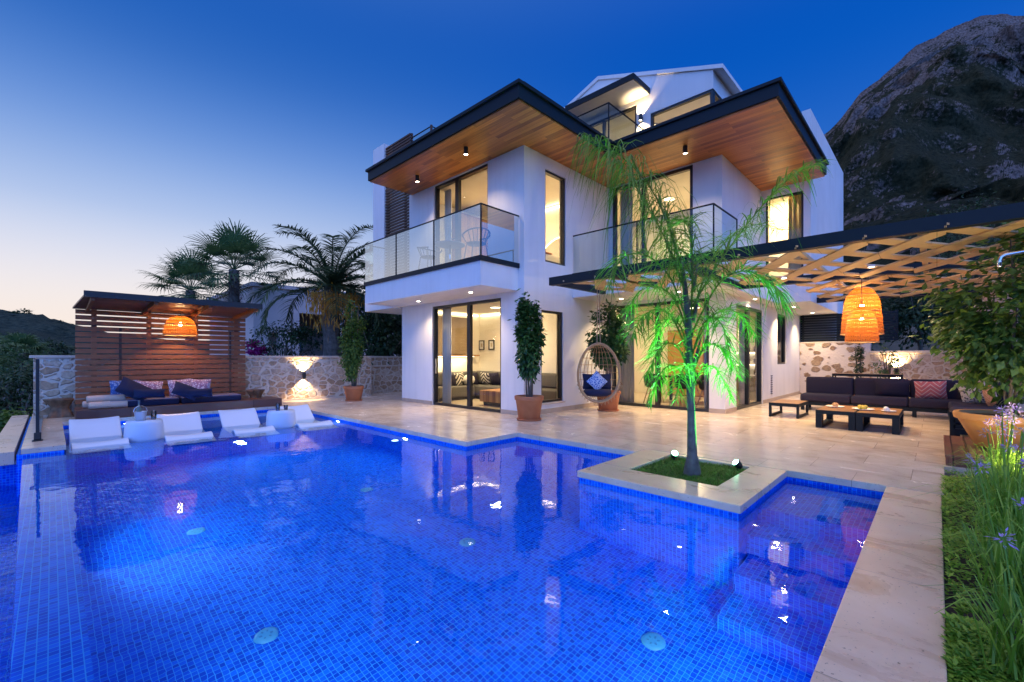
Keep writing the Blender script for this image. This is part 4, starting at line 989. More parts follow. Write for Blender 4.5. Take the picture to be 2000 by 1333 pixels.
# ------------------------------------------------------------------ pergola with zigzag timber lattice
def pergola():
    t = thing('pergola', (7.08, -3.5, 2.76), 'dark steel pergola with zigzag timber lattice roof beside the villa', 'pergola')
    m = MB(); m.box(7.02, 7.15, -4.2, 5.70, 2.76, 2.92); m.build('beam', 'graphite', t)
    m = MB(); m.box(10.30, 10.46, -3.0, 3.10, 2.78, 2.92); m.build('beam', 'graphite', t)
    m = MB(); m.box(14.4, 14.52, -3.0, 2.36, 2.775, 2.92); m.build('beam', 'graphite', t)
    for y in (5.62, 4.3, 3.04):
        m = MB(); m.box(7.151, 8.96, y-.05, y+.05, 2.77, 2.915); m.build('rafter', 'graphite', t)
    m = MB(); m.box(7.151, 10.299, -2.4, -2.3, 2.865, 2.915); m.build('rafter', 'graphite', t)
    m = MB(); m.box(7.151, 13.2, 3.0-.0, 3.1, 2.80, 2.90) if False else m.box(9.0, 10.299, 3.04, 3.10, 2.80, 2.90); m.build('rafter', 'graphite', t)
    def panel(x0, x1, y0, y1, nrib, z, period=.73, wd=.22):
        p = MB(); pitch = (x1-x0)/nrib
        A = pitch/2
        for k in range(nrib):
            xc = x0+pitch*(k+.5); ph = k % 2; zz = z
            n = int((y1-y0)/(period/2)); pts = []
            for i in range(n+1):
                s_ = 1 if (i+ph) % 2 else -1
                pts.append((min(max(xc+A*s_, x0), x1), y0+i*period/2))
            # mitred ribbon
            for i_, ((xa, ya), (xb, yb)) in enumerate(zip(pts, pts[1:])):
                zz = z+(.024 if (i_+ph) % 2 else 0)   # one diagonal lies over the other
                h = wd/2*math.hypot(xb-xa, yb-ya)/abs(yb-ya)
                p.v += [(xa-h, ya, zz), (xa+h, ya, zz), (xb+h, yb, zz), (xb-h, yb, zz), (xa-h, ya, zz+.022), (xa+h, ya, zz+.022), (xb+h, yb, zz+.022), (xb-h, yb, zz+.022)]
                b = len(p.v)-8
                p.f += [tuple(b+i for i in q) for q in ((0, 3, 2, 1), (4, 5, 6, 7), (0, 1, 5, 4), (1, 2, 6, 5), (2, 3, 7, 6), (3, 0, 4, 7))]
        o = p.build('lattice_panel', 'pine', t)
        for y in [y0+.5+1.32*i for i in range(int((y1-y0-.4)/1.32)+1)]:
            q = MB(); q.box(x0+.02, x1-.02, y-.035, y+.035, z+.05, z+.10); q.build('batten', 'pine', o)
    panel(7.20, 10.28, -3.0, 3.02, 5, 2.77)
    panel(7.20, 8.92, 3.14, 5.58, 3, 2.77)
    panel(10.62, 14.34, -3.0, 2.34, 6, 2.77)
    return t
pergola()
pendant('pendant_lamp', (11.6, 1.12, 2.24), 2.78, tall, 'larger orange woven lamp, higher of the two under the pergola', 'woven lamps under the pergola', 150, .12, [(.355, -.47), (.32, 0), (.25, .34)])
small = [(.03, .34), (.08, .335), (.135, .30), (.19, .22), (.22, .10), (.237, -.05), (.25, -.20), (.26, -.33)]
pendant('pendant_lamp', (10.55, 1.02, 1.91), 2.78, small, 'smaller orange woven lamp, hanging lower in front of the larger one', 'woven lamps under the pergola', 80, .10, [(.26, -.33), (.22, .10)])
light('pergola_spot_light', 'SPOT', (11.2, 2.6, 2.72), 60, WARM, None, (10.6, 1.0, 0), .06, 130, .8)
pl0 = None
for (x, y), lb in (((9.0, .75), 'small warm spot fixed under the pergola lattice near the front beam'), ((9.2, 2.0), 'small warm spot fixed under the pergola lattice nearest the palm'), ((11.2, 2.5), 'small warm spot fixed under the rear lattice panel near the villa')):
    if pl0 is None:
        pl0 = thing('lattice_spot', (x, y, 2.76), lb, 'downlight', 'small spots under the pergola lattice')
        b = MB(); b.lathe([(0, .0), (.05, 0), (.05, -.03), (.042, -.035), (.042, -.025)], 18); b.build('bezel', 'white', pl0, world=False)
        b = MB(); b.disc((0, 0, -.027), .042, 18, False); b.build('lens', 'bulbw', pl0, world=False)
    else: dup(pl0, (x, y, 2.76), 0, lb)
    light('lattice_spot_light', 'SPOT', (x, y, 2.70), 70, WARM, None, (x, y, 0), .05, 140, .8)

# ------------------------------------------------------------------ outdoor lounge
def box_part(name, b, material, parent, bevel=0): m = MB(); m.box(*b); return m.build(name, material, parent, bevel=bevel)
def soft_box(name, b, material, parent, r=.05):
    m = MB(); m.box(*b); o = m.build(name, material, parent, bevel=r)
    o.modifiers['bevel'].segments = 4
    for p in o.data.polygons: p.use_smooth = True
    return o
def sofa():
    t = thing('corner_sofa', (13, .8, 0), 'large dark outdoor corner sofa under the pergola', 'sofa')
    box_part('frame', (12.86, 13.8, -.98, 2.46, .13, .21), 'graphite', t)
    box_part('frame', (9.52, 12.858, -.98, -.16, .13, .21), 'graphite', t)
    for x, y in ((12.9, 2.4), (12.9, .35), (13.7, 2.4), (13.7, -.9), (9.58, -.22), (9.58, -.92), (11.2, -.92)): box_part('leg', (x-.035, x+.035, y-.035, y+.035, 0, .13), 'graphite', t)
    for y0, y1 in ((1.452, 2.45), (.452, 1.446), (-.56, .446)): soft_box('seat_cushion', (12.84, 13.62, y0, y1, .212, .40), 'charcoal', t)
    soft_box('seat_cushion', (11.5, 12.83, -.82, -.17, .212, .40), 'charcoal', t); soft_box('seat_cushion', (10.1, 11.48, -.82, -.17, .212, .40), 'charcoal', t)
    for y0, y1 in ((1.452, 2.43), (.452, 1.446), (-.56, .446)):
        o = soft_box('back_cushion', (13.40, 13.66, y0, y1, .36, .80), 'charcoal', t, .06)
    soft_box('back_cushion', (12.1, 13.4, -1.0, -.78, .36, .80), 'charcoal', t, .09)
    # slatted end of the short side
    for z in (.22, .31, .40): box_part('end_slat', (9.50, 9.515, -.95, -.18, z, z+.055), 'graphite', t)
    box_part('end_post', (9.50, 9.56, -.20, -.14, .0, .46), 'graphite', t); box_part('end_post', (9.50, 9.56, -1.0, -.94, .0, .46), 'graphite', t)
sofa()
cushion('scatter_cushion', 'charcoal', .62, .40, .16, (13.34, .74, .59), (R(-12), 0, R(90)), 'plain dark scatter cushion left of the pink cushion on the corner sofa', group='cushions on the corner sofa')
cushion('scatter_cushion', pattern_mat('pink_zigzag', 'zigzag', (.50, .13, .13), (.62, .42, .36), 11, (.42, .14, .16)), .52, .42, .15, (13.24, .10, .58), (R(-14), R(3), R(92)), 'pink and coral zigzag scatter cushion on the dark corner sofa', group='cushions on the corner sofa')
cushion('scatter_cushion', 'charcoal', .40, .40, .15, (13.26, -.52, .59), (R(-10), R(-8), R(80)), 'plain dark scatter cushion between the pink and the speckled cushion', group='cushions on the corner sofa')
cushion('scatter_cushion', pattern_mat('speckle_print', 'spots', (.07, .08, .11), (.62, .60, .58), 24), .52, .44, .15, (12.5, -.55, .60), (R(-16), R(8), R(62)), 'black and white speckled scatter cushion in the sofa corner', group='cushions on the corner sofa')
cushion('scatter_cushion', pattern_mat('peach_print', 'zigzag', (.55, .25, .18), (.62, .40, .30), 14), .46, .40, .13, (11.9, -.70, .60), (R(-10), R(20), R(8)), 'peach striped scatter cushion at the right end of the dark sofa', group='cushions on the corner sofa')

def low_table(name, loc, sx, sy, h, label, group, leg=.09, top='teak'):
    t = thing(name, loc, label, 'low table' if 'bench' not in name else 'bench', group)
    def lb(nm, b, mt, bv=0): m = MB(); m.box(*b); m.build(nm, mt, t, world=False, bevel=bv)
    lb('top', (-sx/2+.02, sx/2-.02, -sy/2+.012, sy/2-.012, h-.03, h), top)
    m = MB(); m.box(-sx/2, sx/2, -sy/2, -sy/2+.011, h-.07, h-.004); m.box(-sx/2, sx/2, sy/2-.011, sy/2, h-.07, h-.004); m.box(-sx/2, -sx/2+.019, -sy/2+.012, sy/2-.012, h-.07, h-.004); m.box(sx/2-.019, sx/2, -sy/2+.012, sy/2-.012, h-.07, h-.004)
    m.build('apron', 'graphite', t, world=False)
    for sgn in (-1, 1):
        y0, y1 = (-sy/2, -sy/2+leg*.6) if sgn < 0 else (sy/2-leg*.6, sy/2)
        m = MB(); m.box(-sx/2+.0, -sx/2+leg, y0, y1, 0, h-.071); m.box(sx/2-leg, sx/2, y0, y1, 0, h-.071); m.box(-sx/2+leg, sx/2-leg, y0, y1, 0, .05)
        m.build('leg', 'graphite', t, world=False)
    return t
low_table('coffee_table', (10.42, 1.33, 0), 1.25, .58, .33, 'low dark coffee table with timber top, left half of the pair before the sofa', 'low tables under the pergola', .16)
low_table('coffee_table', (10.42, .74, 0), 1.25, .58, .33, 'low dark coffee table with timber top, right half of the pair before the sofa', 'low tables under the pergola', .16)
low_table('bench', (11.4, 2.38, 0), 1.0, .56, .31, 'low dark bench with timber top between villa wall and sofa', None, .07)
def plate(loc, r, label, food, fm):
    t = thing('plate', loc, label, 'plate', 'plates on the low tables')
    b = MB(); b.lathe([(0, 0), (r*.6, 0), (r, .02), (r*.98, .025), (r*.6, .008), (0, .008)], 24); b.build('dish', 'white', t, world=False, smooth=True)
    rn = random.Random(int(r*1000)); 
    for k in range(food):
        m = MB(); q = rn.uniform(.025, .045); a = rn.uniform(0, 6.3); d = rn.uniform(0, r*.55)
        m.lathe([(0, -q), (q*.7, -q*.7), (q, 0), (q*.7, q*.7), (0, q)], 10, (d*math.cos(a), d*math.sin(a), .008+q)); m.build('food', fm, t, world=False, smooth=True)
plate((10.5, 1.42, .33), .15, 'white plate of snacks on the left coffee table', 5, mat('pastry', (.45, .25, .12), .7))
plate((10.35, .98, .33), .17, 'plate heaped with yellow fruit at the middle of the coffee tables', 9, mat('yellow_fruit', (.55, .42, .06), .5))
plate((10.3, .62, .33), .11, 'small white plate on the right coffee table', 2, 'white')

# table, plants behind the sofa
low_table('console_table', (15.6, 1.4, 0), .5, 1.5, .84, 'dark wooden console table against the pale wall behind the sofa', None, .06)
def timber_block():
    t = thing('timber_step', (8.3, -.7, 0), 'reddish timber box step beside the terrace, under the big clay pot', 'wooden step')
    m = MB()
    for k in range(6): m.box(7.42, 9.3, -.27-k*.2+.004, -.07-k*.2, .10, .13)
    m.build('top', 'decking', t, bevel=.004)
    box_part('front', (7.44, 9.28, -.105, -.075, 0, .098), 'decking', t); box_part('end', (7.43, 7.46, -1.26, -.107, 0, .098), 'decking', t); box_part('end', (9.25, 9.28, -1.26, -.107, 0, .098), 'decking', t)
timber_block()

# ------------------------------------------------------------------ in-pool loungers, drums, glasses
LZ = -.42
def lounger():
    t = thing('pool_lounger', (.55, 11.15, LZ), 'white moulded pool lounger at the far left, beside the stone walkway', 'lounger', 'white loungers standing in the shallow ledge')
    up = [(0, .57), (.10, .535), (.42, .31), (.68, .16), (.86, .12), (1.05, .155), (1.28, .29), (1.42, .335), (1.55, .29), (1.72, .17), (1.88, .10)]
    P = []
    def cr(p0, p1, p2, p3, s): return tuple(.5*((2*b)+(-a+c)*s+(2*a-5*b+4*c-d)*s*s+(-a+3*b-3*c+d)*s**3) for a, b, c, d in zip(p0, p1, p2, p3))
    for i in range(len(up)-1):
        q = [up[max(i-1, 0)], up[i], up[i+1], up[min(i+2, len(up)-1)]]
        for k in range(4): P.append(cr(*q, k/4))
    P.append(up[-1])
    W_ = .34; m = MB(); n = len(P); nx = 9
    for (y, z) in P:
        for k in range(nx):
            u = k/(nx-1)*2-1; m.v.append((u*W_, -y, z-.02*(1-u*u)))
    for i in range(n-1):
        for k in range(nx-1): m.f.append((i*nx+k, i*nx+k+1, (i+1)*nx+k+1, (i+1)*nx+k))
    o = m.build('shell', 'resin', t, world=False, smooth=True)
    so = o.modifiers.new('solid', 'SOLIDIFY'); so.thickness = .045; so.offset = -1
    bv = o.modifiers.new('b', 'BEVEL'); bv.width = .015; bv.segments = 2; bv.limit_method = 'ANGLE'
    for sx in (-1, 1):
        m = MB(); pts = [(-y, z-.05) for y, z in P if .30 <= y <= 1.78]; pts = pts+[(-1.78, 0), (-.42, 0)]
        x0 = sx*(W_-.03)
        m.poly_x([p for p in pts], min(x0, x0-sx*.03), max(x0, x0-sx*.03)); m.build('side', 'resin', t, world=False)
    return t
L0 = lounger()
for x, lb in ((1.75, 'white moulded pool lounger right of the first white drum table'), (2.75, 'white moulded pool lounger left of the second white drum table'), (3.85, 'white moulded pool lounger nearest the stone terrace on the right')):
    dup(L0, (x, 11.05-.08*x, LZ), R(-3), lb)
def drum(loc, r, h, label, first=None):
    if first: return dup(first, loc, 0, label)
    t = thing('drum_table', loc, label, 'side table', 'white drum tables in the shallow ledge')
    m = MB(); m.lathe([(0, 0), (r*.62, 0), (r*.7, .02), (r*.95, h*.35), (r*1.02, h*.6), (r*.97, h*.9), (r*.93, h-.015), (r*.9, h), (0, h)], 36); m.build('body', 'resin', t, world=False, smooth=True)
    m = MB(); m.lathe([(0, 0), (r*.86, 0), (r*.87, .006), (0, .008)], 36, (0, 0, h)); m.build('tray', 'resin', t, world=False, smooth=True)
    return t
d1 = drum((1.12, 9.95, LZ), .27, .62, 'white drum side table carrying the bottle, between the first two loungers')
drum((3.28, 9.75, LZ), .24, .60, 'white drum side table carrying blue and red glasses, between the right loungers', d1)
clear = mat('clear_glass', (.9, .95, 1), .05, trans=1.0)
def glass(loc, label, liquid, h=.15, r=.042):
    t = thing('tumbler', loc, label, 'glass', 'drinks on the drum tables')
    m = MB(); m.lathe([(0, 0), (r*.8, 0), (r, h), (r*.93, h), (r*.74, .012), (0, .012)], 20); m.build('cup', clear, t, world=False, smooth=True)
    m = MB(); m.lathe([(0, .014), (r*.72, .014), (r*.86, h*.7), (0, h*.7)], 20); m.build('drink', liquid, t, world=False, smooth=True)
def bottle(loc, label):
    t = thing('bottle', loc, label, 'bottle')
    m = MB(); m.lathe([(0, 0), (.04, 0), (.042, .01), (.042, .17), (.03, .21), (.014, .24), (.013, .31), (.016, .312), (.016, .33), (0, .33)], 20); m.build('body', mat('bottle_glass', (.12, .16, .15), .1), t, world=False, smooth=True)
    m = MB(); m.lathe([(.0425, .05), (.0428, .13)], 20); m.build('label', mat('paper_label', (.75, .72, .70), .8), t, world=False, smooth=True)
def bucket(loc, label):
    t = thing('ice_bucket', loc, label, 'ice bucket')
    m = MB(); m.lathe([(0, 0), (.07, 0), (.085, .15), (.092, .155), (.085, .16), (.078, .15), (.066, .01), (0, .01)], 24); m.build('pail', mat('pale_steel', (.65, .68, .72), .25, metal=.6), t, world=False, smooth=True)
    m = MB(); m.tube([(.09*math.cos(a), 0, .155+.10*math.sin(a)) for a in [k*math.pi/10 for k in range(11)]], .005, 6); m.build('handle', 'chrome', t, world=False)
bucket((1.06, 9.88, .209), 'small steel ice bucket on the left white drum table')
bottle((1.05, 9.98, .22), 'slim bottle standing up behind the ice bucket on the drum table')
glass((1.24, 9.90, .209), 'short clear tumbler beside the bottle on the left drum table', mat('water_drink', (.45, .6, .7), .2))
glass((3.20, 9.70, .189), 'tall blue tumbler on the right drum table', mat('blue_drink', (.02, .06, .45), .2), .17, .045)
glass((3.36, 9.72, .189), 'short red tumbler next to the blue one on the drum table', mat('red_drink', (.45, .02, .03), .2), .12)

# ------------------------------------------------------------------ cabana furnishings
for (x0, x1), lb in (((.86, 2.08), 'navy day bed mattress on the left of the cabana deck'), ((2.12, 3.36), 'navy day bed mattress on the right of the cabana deck')):
    t = thing('mattress', ((x0+x1)/2, 13.15, .2), lb, 'mattress', 'navy mattresses on the cabana deck')
    m = MB(); m.box(x0, x1, 12.78, 13.54, .202, .33); m.build('base', 'navy', t, bevel=.03)
    m = MB(); m.box(x0+.01, x1-.01, 12.79, 13.53, .331, .352); m.build('top_sheet', mat('lilac_cover_%d' % int(x0*10), (.20, .18, .26), .9), t, bevel=.008)
navy_dot = pattern_mat('dark_blue_print', 'spots', (.35, .42, .62), (.05, .12, .34), 26)
pale_pat = pattern_mat('pale_berry_print', 'cells', (.30, .16, .24), (.66, .56, .60), 18)
def cab_cush(px, py, d, w, h, mt, rot, lb, t=.14): cushion('daybed_cushion', mt, w, h, t, at(px, py, d), rot, lb, group='cushions on the cabana day bed')
cab_cush(243, 760, 10.05, .50, .40, navy_dot, (R(-14), 0, R(4)), 'blue printed cushion at the far left of the day bed')
cab_cush(290, 760, 10.3, .52, .38, pale_pat, (R(-16), R(4), R(-6)), 'pale pink printed cushion behind the folded navy cushion on the left mattress')
cab_cush(352, 758, 10.6, .46, .42, pale_pat, (R(-14), R(-3), R(3)), 'pale printed cushion nearest the middle of the day bed')
cab_cush(390, 757, 10.9, .46, .42, pale_pat, (R(-14), R(3), R(-4)), 'pale printed cushion at the right of the day bed')
cab_cush(262, 762, 9.85, .60, .44, 'navy', (R(-34), R(32), R(4)), 'plain navy cushion propped like a tent on the left mattress', .2)
cab_cush(292, 769, 9.85, .56, .20, 'navy', (R(-6), R(2), R(0)), 'long navy bolster lying on the left mattress', .18)
cab_cush(362, 764, 10.25, .50, .36, 'navy', (R(-34), R(26), R(3)), 'plain navy cushion leaning on the right mattress', .18)
cab_cush(388, 768, 10.4, .56, .20, 'navy', (R(-6), R(0), R(0)), 'long navy bolster lying on the right mattress', .18)
def towel(px, py, d, z, lb, r=.075, L_=.62):
    p = at(px, py, d); t = thing('rolled_towel', (p.x, p.y, z+r), lb, 'towel', 'rolled towels on the cabana deck', R(-4))
    m = MB(); m.tube([(-L_/2, 0, 0), (-L_/2+.02, 0, 0), (0, 0, .004), (L_/2-.02, 0, 0), (L_/2, 0, 0)], [r*.9, r, r*1.03, r, r*.9], 20); m.build('roll', 'towel', t, world=False, smooth=True)
    m = MB(); pts = []
    for k in range(40): a = k*.42; q = r*.9*(1-k/44); pts.append((-L_/2-.003, q*math.cos(a), q*math.sin(a)))
    m.tube(pts, .006, 4); m.build('rolled_end', mat('towel_edge_%d' % px, (.45, .34, .28), .95), t, world=False)
towel(212, 797, 9.5, .2, 'cream rolled towel, front one of the three on the deck')
towel(200, 795, 9.72, .2, 'cream rolled towel, rear lower one of the three on the deck')
towel(208, 784, 9.6, .325, 'cream rolled towel lying on top of the other two')
def stump(px, py, d, h, r, lb, seed):
    p = at(px, py, d); t = thing('stump_table', (p.x, p.y, 0), lb, 'stump table', 'carved wooden stumps beside the cabana')
    m = MB(); n = 28; rn = random.Random(seed); b = 0
    rows = [(1.0, 0), (.96, .04), (.72, .35), (.62, .5), (.75, .68), (1.05, .93), (1.08, 1.0), (.0, 1.0)]
    for rr, zz in rows:
        for k in range(n):
            a = 2*math.pi*k/n; q = r*rr*(1+.22*math.sin(3*a+seed+zz*1.5)+.10*math.sin(7*a+seed*2))
            m.v.append((q*math.cos(a), q*math.sin(a), zz*h))
    for i in range(len(rows)-1):
        for k in range(n): m.f.append((i*n+k, i*n+(k+1) % n, (i+1)*n+(k+1) % n, (i+1)*n+k))
    m.build('trunk_piece', mat('driftwood_%d' % seed, (.10, .05, .025), .6, var=(.26, .14, .07), var_scale=9, bump=.5, bump_scale=12), t, world=False, smooth=True)
stump(118, 795, 9.6, .40, .20, 'carved driftwood stump by the left end of the stone wall', 3)
stump(498, 783, 12.0, .42, .18, 'carved driftwood stump between cabana and wall lamp', 8)
def glass_screen():
    t = thing('glass_balustrade', (-.15, 10.1, 0), 'clear glass wind screen with a black post at the pool corner', 'glass screen')
    m = MB(); m.box(-.17, -.13, 10.05, 10.09, .12, 1.27); m.build('post', 'black', t, bevel=.004)
    m = MB(); m.box(-.21, -.09, 10.01, 10.13, .001, .02); m.box(-.19, -.11, 10.03, 10.11, .02, .13); m.build('base', 'black', t, bevel=.01)
    m = MB(); m.quad((-.15, 10.10, .06), (-.15, 13.8, .06), (-.15, 13.8, 1.0), (-.15, 10.10, 1.0)); m.build('pane', 'rail', t)
    m = MB(); m.box(-.18, -.12, 10.15, 13.8, .001, .055); m.build('rail_channel', 'chrome', t)
glass_screen()

# ------------------------------------------------------------------ hanging chair
def egg_chair():
    c = Vector((8.0, 5.15, .97)); t = thing('hanging_chair', c, 'woven cane egg chair hanging from the pergola', 'hanging chair', None, R(YAW+180+44))
    # local frame: +X points out of the open side
    t.rotation_euler.z = math.atan2(-c.y, -c.x)+R(8)
    W_, H_, D_ = .44, .62, .50
    def egg(a, s=1):   # outline in YZ, narrower at the top
        z = math.sin(a)*H_; y = math.cos(a)*W_*(1-.10*math.sin(a)); return (y*s, z*s)
    hoop = [(.02, *egg(2*math.pi*k/48)) for k in range(49)]
    m = MB(); m.tube(hoop, .020, 8, False); m.build('hoop', 'rattan', t, world=False, smooth=True)
    m = MB(); m.tube([(.0, *egg(2*math.pi*k/48, .955)) for k in range(49)], .014, 8, False); m.build('inner_hoop', 'rattan', t, world=False, smooth=True)
    g = MB()
    for i in range(-4, 5):                    # ribs running down the shell
        u = i/5; pts = []
        for k in range(19):
            a = math.pi/2-math.pi*k/18; z = math.sin(a)*H_; yy = u*W_*(1-.1*math.sin(a))*math.cos(a)
            x = -D_*math.cos(a)*math.sqrt(max(0, 1-u*u)); pts.append((x, yy, z))
        g.tube(pts, .006, 5)
    for j in range(-5, 6):                    # rings across the shell
        a = j/6*math.pi/2; z = math.sin(a)*H_; w = W_*(1-.1*math.sin(a))*math.cos(a); d = D_*math.cos(a)
        g.tube([(-d*math.sin(b), -w*math.cos(b), z) for b in [math.pi*k/16 for k in range(17)]], .006, 5)
    g.build('woven_shell', 'rattan', t, world=False)
    f = MB()
    for k in range(18):
        a = math.pi*1.12+math.pi*.76*k/17; y, z = egg(a); y2, z2 = egg(a, 1.12)
        f.tube([(.02, y, z), (.01, y2+.02, z2), (.02, *egg(a+.10, 1.0))], .008, 5)
    f.build('fringe', 'rattan', t, world=False)
    r = MB()
    for s_ in (-1, 1): r.tube([(.0, s_*.035, H_-.01), (-.02, s_*.02, 1.2), (-.02, s_*.028, 1.80)], .008, 6)
    r.build('rope', 'rope', t, world=False)
    Mw = t.matrix_basis
    def put(p): return Matrix.Translation(c) @ Matrix.Rotation(t.rotation_euler.z, 4, 'Z') @ Vector(p)
    rz = t.rotation_euler.z+R(90)
    s_ = thing('seat_pad', put((-.20, 0, -.46)), 'round navy seat pad inside the hanging egg chair', 'cushion', 'cushions in the hanging chair')
    m = MB(); m.lathe([(0, -.05), (.22, -.045), (.30, 0), (.30, .06), (.26, .10), (0, .115)], 28); m.build('pad', 'navy', s_, world=False, smooth=True)
    cushion('chair_cushion', 'navy', .62, .34, .16, put((-.28, 0, -.20)), (R(-10), 0, rz), 'navy back cushion inside the hanging egg chair', group='cushions in the hanging chair')
    cushion('chair_cushion', pattern_mat('blue_lattice_print', 'cells', (.42, .52, .72), (.03, .11, .46), 22), .34, .34, .13, put((-.10, -.02, -.19)), (R(-16), R(45), rz), 'bright blue patterned cushion standing on its corner in the egg chair', group='cushions in the hanging chair')
egg_chair()

# ------------------------------------------------------------------ balcony table and chairs
def arm_chair(loc, rz, label, first=None):
    if first: return dup(first, loc, rz, label)
    t = thing('balcony_chair', loc, label, 'chair', 'grey chairs on the front balcony', rz)
    m = MB(); m.lathe([(0, -.012), (.21, -.012), (.225, 0), (.21, .012), (0, .006)], 28, (0, 0, .44)); m.build('seat', 'greyplastic', t, world=False, smooth=True)
    for sx in (-1, 1):
        for sy in (-1, 1):
            m = MB(); m.tube([(sx*.16, sy*.16, .44), (sx*.21, sy*.21, 0)], .014, 8); m.build('leg', 'greyplastic', t, world=False)
    m = MB(); m.tube([(.30*math.cos(a), .31*math.sin(a), .62+.10*max(0, -math.cos(a))) for a in [R(40)+R(280)*k/24 for k in range(25)]], .018, 8); m.build('arm_hoop', 'greyplastic', t, world=False, smooth=True)
    for k in range(7):
        a = R(120)+R(120)*k/6; m = MB(); m.tube([(.20*math.cos(a), .20*math.sin(a), .44), (.30*math.cos(a), .31*math.sin(a), .62+.10*max(0, -math.cos(a)))], .011, 6); m.build('back_spindle', 'greyplastic', t, world=False)
    for s_ in (-1, 1):
        m = MB(); a = s_*R(44); m.tube([(.20*math.cos(a), .20*math.sin(a), .44), (.30*math.cos(a), .31*math.sin(a), .62)], .012, 6); m.build('arm_post', 'greyplastic', t, world=False)
    return t
ac = arm_chair((6.62, 9.25, Z2+.002), R(-90), 'grey spindle back armchair on the balcony, left of the round table')
arm_chair((6.55, 7.40, Z2+.002), R(75), 'grey spindle back armchair at the glass corner of the balcony', ac)
def bistro():
    t = thing('balcony_table', (6.62, 8.42, Z2+.002), 'small round table with a steel stem on the front balcony', 'table')
    m = MB(); m.lathe([(0, 0), (.36, 0), (.365, .012), (.36, .024), (0, .024)], 36, (0, 0, .60)); m.build('top', mat('grey_table_top', (.28, .27, .27), .35), t, world=False)
    m = MB(); m.tube([(0, 0, .02), (0, 0, .60)], .028, 14); m.build('stem', 'chrome', t, world=False, smooth=True)
    m = MB(); m.lathe([(0, 0), (.22, 0), (.22, .012), (.03, .03), (0, .03)], 28); m.build('base', 'chrome', t, world=False, smooth=True)
    glass((6.60, 8.25, Z2+.627), 'red glass candle jar on the round balcony table', mat('red_wax', (.55, .03, .04), .3), .11)
bistro()

# ------------------------------------------------------------------ inside the rooms
def curtain(x, y, ax, w, z0, z1, lb, mt='curtain', group='curtains behind the glass'):
    t = thing('curtain', (x, y, z0), lb, 'curtain', group); m = MB(); n = 60
    for k in range(n+1):
        u = k/n*w; o = .028*math.sin(u*52)+.008*math.sin(u*131)
        for z in (0, z1-z0):
            m.v.append((o, u, z) if ax == 'y' else (u, o, z))
    for k in range(n): m.f.append((2*k, 2*k+2, 2*k+3, 2*k+1))
    o = m.build('drape', mt, t, world=False, smooth=True); s_ = o.modifiers.new('s', 'SOLIDIFY'); s_.thickness = .004
    m = MB(); m.box(-.02, .02, 0, w, z1-z0, z1-z0+.03) if ax == 'y' else m.box(0, w, -.02, .02, z1-z0, z1-z0+.03); m.build('track', 'white', t, world=False)
curtain(7.52, 7.30, 'y', .22, .02, 2.66, 'white curtain gathered at the right of the living room sliding door')
curtain(7.52, 9.52, 'y', .34, .02, 2.66, 'white curtain gathered at the left of the living room sliding door')
curtain(11.0, 5.95, 'y', .50, .02, 2.66, 'white curtain behind the hanging chair at the dining room glass')
curtain(11.0, 3.90, 'y', .18, .02, 2.66, 'narrow white curtain at the dining room glass next to the pier')
curtain(12.9, 3.86, 'x', .75, .02, 2.56, 'white curtain in the kitchen glass door facing the sofa')
curtain(7.55, 9.55, 'y', .30, Z2+.02, 5.86, 'pale curtain at the left of the upper balcony door')
curtain(11.0, 6.0, 'y', .40, Z2+.02, 5.86, 'pale curtain at the left of the upper right bedroom glass')
curtain(14.15, 2.62, 'y', .35, 3.2, 6.1, 'yellowish curtain behind the rightmost upper window', mat('ochre_curtain', (.62, .45, .18), .9))
curtain(7.9, 6.95, 'x', .22, .3, 2.60, 'ochre curtain inside the narrow living room window', mat('ochre_drape', (.55, .32, .08), .9))
def inside_sofa():
    t = thing('living_room_sofa', (9.4, 9.4, .012), 'long grey corner sofa in the lit living room', 'sofa')
    soft_box('seat', (9.1, 9.96, 7.1, 11.05, .10, .42), 'greyfab', t, .05); soft_box('backrest', (9.72, 9.97, 7.1, 11.05, .421, .84), 'greyfab', t, .07)
    soft_box('seat', (7.7, 9.09, 10.3, 11.08, .10, .42), 'greyfab', t, .05); soft_box('backrest', (7.7, 9.70, 10.86, 11.09, .421, .84), 'greyfab', t, .07)
    box_part('plinth', (9.15, 9.95, 7.15, 11.0, .013, .099), 'black', t); box_part('plinth', (7.75, 9.149, 10.35, 11.0, .013, .099), 'black', t)
inside_sofa()
bw = pattern_mat('black_white_print', 'zigzag', (.03, .03, .03), (.6, .55, .48), 8)
for i, (x, y, rz, mt, w, lb) in enumerate(((8.5, 10.76, 0, 'charcoal', .42, 'dark cushion at the left of the living room sofa'), (8.82, 10.74, 4, bw, .42, 'zebra striped cushion on the living room sofa'), (9.36, 10.74, -4, 'charcoal', .42, 'dark olive cushion right of the cream ball on the living room sofa'),
                     (9.62, 10.42, 90, bw, .42, 'black and white cushion in the corner of the living room sofa'), (9.62, 9.98, 94, 'charcoal', .42, 'dark cushion on the right arm of the living room sofa'), (9.62, 9.45, 86, bw, .40, 'black and white cushion at the right end of the living room sofa'))):
    cushion('sofa_cushion', mt, w, .40, .15, (x, y, .62), (R(-16), R((-1)**i*6), R(rz)), lb, group='cushions on the living room sofa')
t_ = thing('ball_cushion', (9.08, 10.6, .422), 'round cream ball cushion on the living room sofa', 'cushion'); m_ = MB(); m_.lathe([(.19*math.sin(k*math.pi/14), .17-.17*math.cos(k*math.pi/14)) for k in range(15)], 24); m_.build('ball', 'curtain', t_, world=False, smooth=True)
t_ = thing('wood_coffee_table', (8.45, 8.4, .012), 'striped wooden block coffee table in the living room', 'table')
